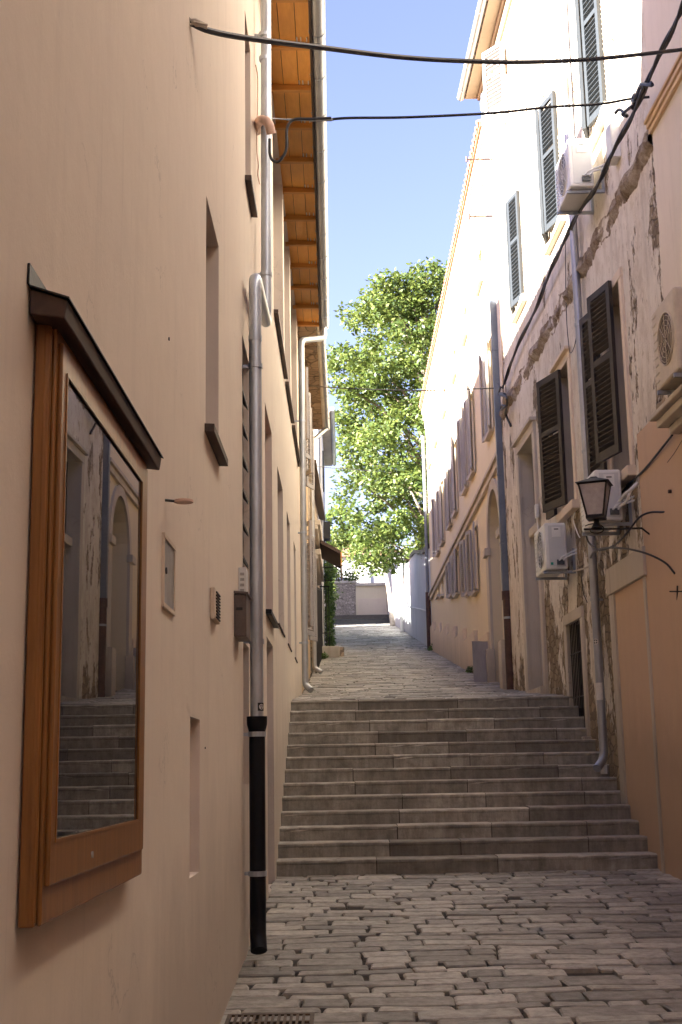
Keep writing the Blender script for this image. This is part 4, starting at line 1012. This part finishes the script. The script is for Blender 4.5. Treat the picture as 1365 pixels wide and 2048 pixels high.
cable(spl([lam(1165,1130,.04),lam(1164,1160,.03),lam(1167,1185,.03),lam(1175,1205,.03)],5),.005,'thin black wire hanging over the peeling plaster above the cellar window')
cable(spl([lam(1150,1025,.05),lam(1147,1040,.04),lam(1155,1065,.04),lam(1160,1075,.03)],5),.008,'short pale cable below the second dark shutter',mat='white_plastic')
cable([lam(1146,1143,.04),lam(1165,1138,.05),lam(1182,1132,.06)],.012,'pale conduit across the wall behind the zinc downpipe',mat='trim')
cable(spl([lam(1238,1006,.16),lam(1250,990,.14),lam(1262,980,.1),lam(1276,966,.02)],5),.022,'white lagged refrigerant pipe from the air conditioner behind the lantern',mat='white_plastic')
cable(spl([lam(1240,1013,.16),lam(1252,1004,.14),lam(1258,990,.12),lam(1262,982,.08)],5),.016,'second white lagged pipe curling below the first by the lantern',mat='white_plastic')
q=MB().tube([Sw(12.0,.0,3.38),Sw(12.0,.10,3.38)],.008,5); 
c=PS(1355,1183,.04); q=MB().tube([PS(1365,1183,.04),PS(1340,1183,.12)],.007,5).tube([PS(1355,1172,.04),PS(1355,1200,.02)],.008,5)
tag(q.build('wall_hook',M['iron']),'small dark iron hook on the orange wall below the arching cable','hook')
c=PS(1343,983,.04); tag(MB().tube([c,c+Vector((-.03,0,0))],.02,7).build('wall_plug',M['rust']),'rusty bolt stub on the orange wall above the lamp cable','wall plug')
w_=thing('junction_box',PS(1083,1025,.05),'tiny white junction box on the doorway trim above the low air conditioner','junction box')
c=PS(1083,1036,.0); MB().wbox(Sw,c.y-.05,c.y+.05,.04,.09,c.z,c.z+.22).build('casing',M['white_plastic'],w_,bevel=.01)
MB().tube(spl([Sw(c.y,.065,c.z),Sw(c.y-.02,.065,c.z-.12),Sw(c.y-.15,.08,c.z-.25)]),.006,5).build('lead',M['white_plastic'],w_)
c=PS(1222,275,.08); w_=thing('junction_box',c,'long white cable box on the wall right of the high air conditioner','junction box')
MB().wbox(Sw,c.y-.12,c.y+.12,.0,.10,c.z-.30,c.z+.30).build('casing',M['white_plastic'],w_,bevel=.01)
MB().wbox(Sw,c.y-.125,c.y+.125,.10,.112,c.z-.29,c.z+.31).build('lid',M['ac_side'],w_)

# ================================================================= LEFT, FARTHER UP
lb=thing('house',(-.75,26,3),'narrow ochre house behind the peach one on the left, with a stone-tiled eave','house')
def Bw(y,o,z): return Vector((-.80+o,y,z))
BO=[(23.6,24.5,7.7,9.1,.15),(26.4,27.3,7.7,9.1,.15),(24.0,25.0,4.2,6.2,.15),(27.2,28.1,4.4,6.4,.15)]
ZB=9.9
m=MB(); facade(m,Bw,YE+.01,30.2,2,ZB,BO); reveals(m,Bw,BO); m.face([Bw(30.2,0,3),Bw(30.2,-7,3),Bw(30.2,-7,ZB),Bw(30.2,0,ZB)]); m.face([Bw(YE+.02,0,3),Bw(YE+.02,-7,3),Bw(YE+.02,-7,ZB),Bw(YE+.02,0,ZB)]); m.build('wall',M['ochre_pl'],lb)
for o_ in BO:
    wn=window(lb,Bw,o_,'shutter_g','dark')
    w2=(o_[1]-o_[0])/2
    leaf(wn,Bw(o_[0],.05,o_[2]),R(-90+20),w2,o_[3]-o_[2],'shutter_g',pitch=.1,midrail=False); leaf(wn,Bw(o_[1],.05,o_[2]),R(90-20),w2,o_[3]-o_[2],'shutter_g',pitch=.1,midrail=False)
q=MB()
for k in range(16):
    y=YE+.1+k*.49; q.box(-.82,-.40+random.uniform(-.02,.02),y,y+.46,ZB-.06+random.uniform(-.01,.01),ZB)
q.build('eave_slabs',M['rubble'],lb)
gutter(lb,(-.33,YE+.06,ZB-.05),(-.33,30.4,ZB-.05),.085,(1,0,0),'zinc_warm')
roof(lb,YE+.02,30.4,-.40,ZB+.01,-5,ZB+3.3,-9,ZB)  # unseen ridge raised to lift the shadow line on the yellow house
x,y=-.68,29.6
downpipe(lb,[(-.33,30.2,ZB-.12),(x,y,ZB-.6),(x,y,gz(y)+.2),(x+.16,y-.05,gz(y)+.1)],.055,'zinc_warm',[(x,y,8),(x,y,6)],clamps=[(x,y,7),(x,y,5)])
# rubble house with stoop, canopy and grille
lc=thing('house',(-.75,35,4),'low rubble-stone house on the left with a barred entrance and ledges','house')
def Cw(y,o,z): return Vector((-.82+o,y,z))
CO=[(33.0,34.0,6.9,8.3,.2),(31.6,40.6,4.0,6.6,.5)]
m=MB(); facade(m,Cw,30.21,45.95,3,9.0,CO); m.face([Cw(30.21,0,9.0),Cw(45.95,0,9.0),Cw(45.95,0,10.6)]); reveals(m,Cw,CO); m.face([Cw(45.95,0,4),Cw(45.95,-6,4),Cw(45.95,-6,9.0),Cw(45.95,0,10.6)]); m.build('wall',M['rubble'],lc)
window(lc,Cw,CO[0],'shutter_g','dark'); MB().wbox(Cw,31.6,40.6,-.55,-.5,3.9,6.6).build('entrance_wall',M['white_pl'],lc)
q=MB(); q.hexa([(-.82,30.3,9.0),(-.58,30.3,8.93),(-.58,46,10.55),(-.82,46,10.62),(-.82,30.3,9.1),(-.58,30.3,9.03),(-.58,46,10.65),(-.82,46,10.72)]); q.build('verge',M['darkwood'],lc)
q=MB(); q.hexa([(-.82,30.4,9.11),(-5,30.4,12.6),(-5,45.9,13.9),(-.82,45.9,10.73),(-.82,30.4,9.2),(-5,30.4,12.7),(-5,45.9,14.0),(-.82,45.9,10.83)]); q.build('roof',M['tile'],lc)  # back edge raised out of view for the same shadow line
for (y0_,y1_,zz) in ((36.0,41.5,8.55),(35.8,41.2,7.65)):
    q=MB(); q.wbox(Cw,y0_,y1_,-.02,.22,zz-.06,zz+.10); q.wbox(Cw,y0_,y1_,-.02,.14,zz-.18,zz-.06); q.build('ledge',M['trim'],lc,bevel=.02)
q=MB(); y=31.2
while y<41.3: q.tube([(-.68,y,gz(y)-.02),(-.68,y,gz(y)+2.15)],.016,5); y+=.16
q.tube([(-.68,31.2,gz(31.2)+.7),(-.68,41.2,gz(41.2)+.7)],.016,5); q.tube([(-.68,31.2,gz(31.2)+2.1),(-.68,41.2,gz(41.2)+2.1)],.018,5); tag(q.build('iron_grille',M['iron']),'tall black iron bar grille in front of the pale entrance on the left','grille')
q=MB(); x=-.72
while x<-.45: q.tube([(x,41.25,gz(41.2)+.1),(x,41.25,7.45)],.013,5); x+=.09
q.box(-.75,-.42,41.23,41.27,5.9,5.93); q.box(-.75,-.42,41.23,41.27,7.42,7.46); tag(q.build('iron_gate',M['iron']),'narrow barred gate closing the end of the grille on the stoop','gate')
cn=thing('entrance_canopy',(-.7,41,8.0),'brown boarded canopy jutting over the stoop from the left-hand houses','canopy')
q=MB(); q.hexa([(-.80,38.6,8.5),(-.02,38.6,8.05),(-.02,41.6,8.05),(-.80,41.6,8.5),(-.80,38.6,8.62),(-.02,38.6,8.17),(-.02,41.6,8.17),(-.80,41.6,8.62)]); q.build('top',M['darkwood'],cn)
q=MB(); q.box(-.04,.0,38.58,41.62,7.70,8.12); q.build('valance',M['rafter'],cn)
q=MB(); q.tube([(-.8,38.7,7.68),(-.02,38.7,7.68)],.02,5); q.tube([(-.8,41.5,7.68),(-.02,41.5,7.68)],.02,5); q.build('struts',M['iron'],cn)
q=MB(); q.box(-.82,-.12,39.6,41.6,gz(39.6)-.3,gz(41.4)+.12); q.build('stoop',M['trim'],lc,bevel=.02)
MB().box(-.20,.02,40.2,40.5,gz(40.2)-.1,gz(40.2)+.30).build('block',M['rubble'],lc)
# white tower house with its own eave and dark shutters
lt=thing('house',(-2.6,50,7),'white rendered tower-like house rising behind the rubble house on the left','house')
x1=-.68
m=MB(); m.box(-7,x1,46,54,4,14.6); m.build('wall',M['white_pl'],lt)
for zz in (9.5,12.2):
    MB().box(x1,x1+.05,47.5,48.6,zz,zz+1.4).build('shutter',M['shutter_b'],lt)
q=MB().box(x1+.02,x1+.27,46.6,47.2,10.0,10.65).build('lamp_box',M['iron'],lt)
q=MB(); q.box(-7.2,x1+.33,45.7,54.3,14.62,14.8); q.build('eave',M['trim'],lt); q=MB(); q.tube([(x1+.42,45.6,14.72),(x1+.42,54.4,14.72)],.09,8); q.build('gutter',M['zinc_warm'],lt)
m=MB(); m.hexa([(-7.3,45.7,14.81),(x1+.35,45.7,14.81),(x1+.35,54.3,14.81),(-7.3,54.3,14.81),(-4.5,48,16.2),(-3,48,16.2),(-3,52,16.2),(-4.5,52,16.2)]); m.build('roof',M['tile'],lt)
q=MB().box(-2.6,-1.9,45.94,45.99,10.8,12.4); q.build('window',M['zinc_blue'],lt)
MB().tube([(x1-.12,45.92,6.5),(x1-.12,45.92,14.5)],.06,8).build('downpipe',M['zinc_blue'],lt)
# low garden wall on the left beyond the tower
q=MB()
yy=54.0
while yy<74: 
    q.box(-1.45,-1.15,yy,yy+2.49,gz(yy)-.3,gz(yy)+2.7); yy+=2.5
tag(q.build('garden_wall',M['rubble_far']),'low rubble garden wall beyond the white house on the left','wall')

lf=thing('house',(-6,86,11),'unseen grey house added at the far left to shade the end of the street','house')
MB().box(-9,-3.6,75.6,100,9,17.2).build('wall',M['white_pl'],lf); MB().box(-9.2,-3.4,75.4,100.2,17.2,17.4).build('roof',M['tile'],lf)  # unseen block added only to shade the far end
# ---- right garden wall
gw=thing('garden_wall',(3.1,60,6),'high grey-white plastered garden wall beyond the yellow house, half in sunlight','wall')
q=MB(); y=Y1+.02; random.seed(9)
while y<79.5:
    y2=min(y+3,79.8); zt=lambda Y:9.15+(Y-44)*.130+.12*math.sin(Y*.5)
    q.hexa([(3.1,y,gz(y)-.2),(3.5,y,gz(y)-.2),(3.5,y2,gz(y2)-.2),(3.1,y2,gz(y2)-.2),(3.1,y,zt(y)),(3.5,y,zt(y)),(3.5,y2,zt(y2)),(3.1,y2,zt(y2))]); y=y2
q.build('wall',M['garden_pl'],gw)
q=MB(); y=Y1+.02
while y<56: y2=y+2.95; q.hexa([(3.02,y,zt(y)+.005),(3.58,y,zt(y)+.005),(3.58,y2,zt(y2)+.005),(3.02,y2,zt(y2)+.005),(3.02,y,zt(y)+.16),(3.58,y,zt(y)+.16),(3.58,y2,zt(y2)+.16),(3.02,y2,zt(y2)+.16)]); y=y2+.05
q.build('coping',M['darkwood'],gw)
hr=thing('handrail',(3.0,50,6.5),'thin pale metal handrail fixed along the garden wall','handrail')
MB().tube([(2.98,45.5,gz(45.5)+1.35),(2.98,66,gz(66)+1.35)],.028,6).build('rail',M['white_plastic'],hr)
q=MB()
for y in (46,50,54,58,62,65.5): q.tube([(3.1,y,gz(y)+1.3),(2.98,y,gz(y)+1.35)],.015,5)
q.build('brackets',M['iron'],hr)
tag(MB().tube([(2.97,64,gz(64)),(2.97,64,gz(64)+2.0)],.09,8).build('bollard_pipe',M['white_plastic'],smooth=True),'upright white pipe at the foot of the sunlit garden wall','pipe')

# ---- end of the street
fs=thing('far_steps',(1,80,10.5),'dark flight of low steps closing the far end of the street','steps')
for i in range(4): MB().box(-1.4,3.4,79.9+i*.35,80.3+i*.35,10.2,10.68+i*.17).build('step',M['dark_stone'],fs)
tw_=thing('terrace_wall',(0,86,11),'far rubble terrace wall facing the street, left of the pale garage','wall')
MB().box(-3.5,.9,86,86.5,10.5,14.0).build('wall',M['rubble_far'],tw_); MB().box(-3.6,.95,85.93,86.57,14.0,14.14).build('coping',M['trim'],tw_)
gr=thing('garage',(2,86,11),'pale beige garage front with a wide door at the end of the street','garage')
MB().box(.92,3.4,86,90,10.5,13.75).build('wall',M['yellow_pl'],gr)
MB().box(1.05,3.0,85.94,85.99,11.3,12.9).build('door',M['cream'],gr,bevel=.01); MB().box(.90,3.5,85.85,90.2,13.76,13.95).build('roof_slab',M['trim'],gr)
fh=thing('house',(0,97,12),'pale lilac-white rendered house far behind the garage, partly behind foliage','house')
MB().box(-4,3.2,97,104,11,17.6).build('wall',M['white_pl'],fh)
m=MB(); m.hexa([(-4.3,96.7,17.6),(3.5,96.7,17.6),(3.5,104.3,17.6),(-4.3,104.3,17.6),(-4.2,100,19.2),(3.4,100,19.2),(3.4,101,19.2),(-4.2,101,19.2)]); m.build('roof',M['tile'],fh)
MB().tube([(2.5,96.9,11.5),(2.2,96.9,13.4),(2.0,96.9,17)],.06,6).build('downpipe',M['zinc_blue'],fh)
bh=thing('house',(4.5,83,11),'narrow grey house edge at the far right end of the street','house')
MB().box(3.05,7,80.8,88,10.3,15.2).build('wall',M['garden_pl'],bh); MB().box(2.9,7.2,80.6,88.2,15.2,15.35).build('roof',M['tile'],bh)
# unseen house added behind the camera to darken the near end
eb=thing('house',(1.3,-14,0),'unseen plain ochre house added behind the viewpoint to cut light from that end','house')
MB().box(-9,12,-20,-14,-2,11).build('wall',M['ochre_pl'],eb); MB().box(-9.2,12.2,-20.2,-13.7,11,11.3).build('roof',M['tile'],eb)

# ================================================================= VEGETATION
def leaves(mb,c,r,n,size,rnd,shell=.35,flat=.0):
    for _ in range(n):
        while True:
            p=Vector((rnd.uniform(-1,1),rnd.uniform(-1,1),rnd.uniform(-1,1)))
            if shell<p.length<1: break
        q=Vector((c[0]+p.x*r[0],c[1]+p.y*r[1],c[2]+p.z*r[2]))
        a=Vector((rnd.gauss(0,1),rnd.gauss(0,1),rnd.gauss(0,.55)-.25)).normalized(); nn=Vector((p.x+rnd.gauss(0,.6),p.y+rnd.gauss(0,.6),p.z+rnd.gauss(0,.6)+.5)).normalized()
        b=nn.cross(a)
        if b.length<.05: continue
        b.normalize(); s=size*rnd.uniform(.6,1.3); k=len(mb.v)
        mb.v+=[q,q+a*s*.5+b*s*.26,q+a*s,q+a*s*.5-b*s*.26]; mb.f.append((k,k+1,k+2,k+3))
def quickbuild(mb,name,mat,parent=None):
    me=bpy.data.meshes.new(name); off=worldpos(parent) if parent else Vector((0,0,0))
    me.from_pydata([tuple(q-off) for q in mb.v],[],mb.f); me.materials.append(mat); o=bpy.data.objects.new(name,me); scene.collection.objects.link(o)
    if parent: o.parent=parent
    return o
rnd=random.Random(17)
TX,TY,TZ=4.3,62,gz(62)
tr=thing('tree',(TX,TY,TZ),'tall leafy green tree rising above the garden wall at the end of the street','tree')
trunk=MB(); trunk.tube(spl([(TX,TY,TZ-.3),(TX-.15,TY,TZ+3),(TX+.1,TY+.2,TZ+6.5),(TX,TY,TZ+10.5),(TX+.1,TY,TZ+15)]),[.34-.3*i/24 for i in range(25)],9)
crown=MB(); 
blobs=[]
for i in range(400):
    t=rnd.random(); z=TZ+3.6+t*14.4
    # crown silhouette: narrower top, full middle, skirts below
    prof=4.75+.25*math.sin(t*11+1) if t<.70 else 4.75*(1-((t-.70)/.34)**2*.7)
    if t<.12: prof*=.75
    a=rnd.uniform(0,2*math.pi); rr=prof*math.sqrt(rnd.uniform(.15,1)); c=(TX+.25+rr*math.cos(a),TY+rr*math.sin(a),z+rnd.uniform(-.4,.4))
    blobs.append((c,rnd.uniform(.5,1.05)))
for c,s in blobs:
    leaves(crown,c,(s*1.05,s*1.05,s*.72),int(300*s*s),.25,rnd,.3)
    if rnd.random()<.18:
        st_=Vector((TX,TY,max(TZ+2.5,c[2]-2.2-rnd.random()))); mid=st_.lerp(Vector(c),.55)+Vector((0,0,.4)); trunk.tube([st_,mid,Vector(c)],[.09,.05,.015],5,cap=False)
trunk.build('trunk',M['bark'],tr,smooth=True); quickbuild(crown,'crown',M['leaf'],tr)
# second, smaller tree leaning over the end of the street with a pale trunk
TX2,TY2=2.35,74; TZ2=gz(74)
t2=thing('tree',(TX2,TY2,TZ2),'smaller pale-barked tree with drooping light green leaves at the far end','tree')
q=MB(); q.tube(spl([(2.9,TY2,TZ2),(2.7,TY2,TZ2+2.2),(2.3,TY2,TZ2+4.0),(1.2,TY2,TZ2+5.6)]),[.16-.007*i for i in range(19)],7); q.tube([(2.5,TY2,TZ2+3.5),(3.6,TY2,TZ2+4.6),(4.6,TY2,TZ2+5.0)],.05,5); q.tube([(2.6,TY2,TZ2+3.0),(2.9,TY2,TZ2+5.2),(3.4,TY2,TZ2+7)],.05,5); q.build('trunk',M['palebark'],t2,smooth=True)
cr_=MB()
for i in range(20):
    c=(rnd.uniform(-.9,2.8),TY2+rnd.uniform(-1.8,1.5),TZ2+rnd.uniform(4.9,7.4)); s=rnd.uniform(.45,.85)
    leaves(cr_,c,(s*1.2,s,s*.6),int(230*s),.30,rnd,.2)
quickbuild(cr_,'crown',M['leaf'],t2)
# bright shrub over the garden wall
sb=thing('shrub',(3.7,50,9),'bright yellow-green shrub leaning over the dark coping of the garden wall','shrub')
cr_=MB()
for i in range(34):
    y=rnd.uniform(47,60); c=(3.75+rnd.uniform(-.35,.9),y,zt(y)+rnd.uniform(-.1,1.7)); leaves(cr_,c,(.5,.6,.45),110,.16,rnd,.2)
quickbuild(cr_,'foliage',M['leaf2'],sb); MB().tube([(3.8,51,8),(3.8,51,11)],.06,6).build('stem',M['bark'],sb)
for (wx,wy,ww_,lb_) in ((3.0,43.3,.5,'small green weeds at the foot of the far yellow house downpipe'),(-.62,38.9,.4,'small green weeds beside the stone stoop on the left'),(3.02,30.0,.3,'small green weeds at the foot of the yellow plinth')):
    cr_=MB()
    for i in range(9): leaves(cr_,(wx+rnd.uniform(-.08,.04),wy+rnd.uniform(-ww_,ww_),gz(wy)+.07),(.10,.12,.09),26,.08,rnd,.0)
    tag(quickbuild(cr_,'weeds',M['ivy']),lb_,'weeds')
# ivy column on the left and a bush behind the canopy
iv=thing('climbing_ivy',(-.9,48,6),'narrow column of dark green ivy on the corner of the white house','ivy')
cr_=MB()
for i in range(36):
    z=gz(47)+.1+i*.085; leaves(cr_,(-.50+rnd.uniform(-.04,.04),46.5+rnd.uniform(-.2,.5),z),(.20,.4,.18),90,.11,rnd,.0)
quickbuild(cr_,'foliage',M['ivy'],iv); MB().tube([(-.6,46.6,gz(46)),(-.6,46.6,gz(46)+3)],.03,5).build('stem',M['bark'],iv)
bt_=thing('bush',(-.3,86.5,14.1),'dark green bush on top of the far rubble terrace wall','bush')
cr_=MB()
for i in range(30): leaves(cr_,(rnd.uniform(-2.4,.8),86.4+rnd.uniform(-.2,.6),14.3+rnd.uniform(-.35,.9)),(.45,.4,.35),90,.2,rnd,.1)
quickbuild(cr_,'foliage',M['leaf'],bt_); MB().tube([(-.3,86.6,14.0),(-.2,86.6,15)],.05,6).build('stem',M['bark'],bt_)
bu=thing('bush',(-.6,57,9),'leafy bush spilling over the left garden wall behind the brown canopy','bush')
cr_=MB()
for i in range(46):
    y=rnd.uniform(54.5,64); c=(rnd.uniform(-1.9,-.55),y,gz(y)+rnd.uniform(1.3,4.2)); leaves(cr_,c,(.55,.6,.45),110,.17,rnd,.1)
quickbuild(cr_,'foliage',M['leaf'],bu); MB().tube([(-1.6,58,gz(58)),(-1.4,58,gz(58)+3)],.07,6).build('stem',M['bark'],bu)
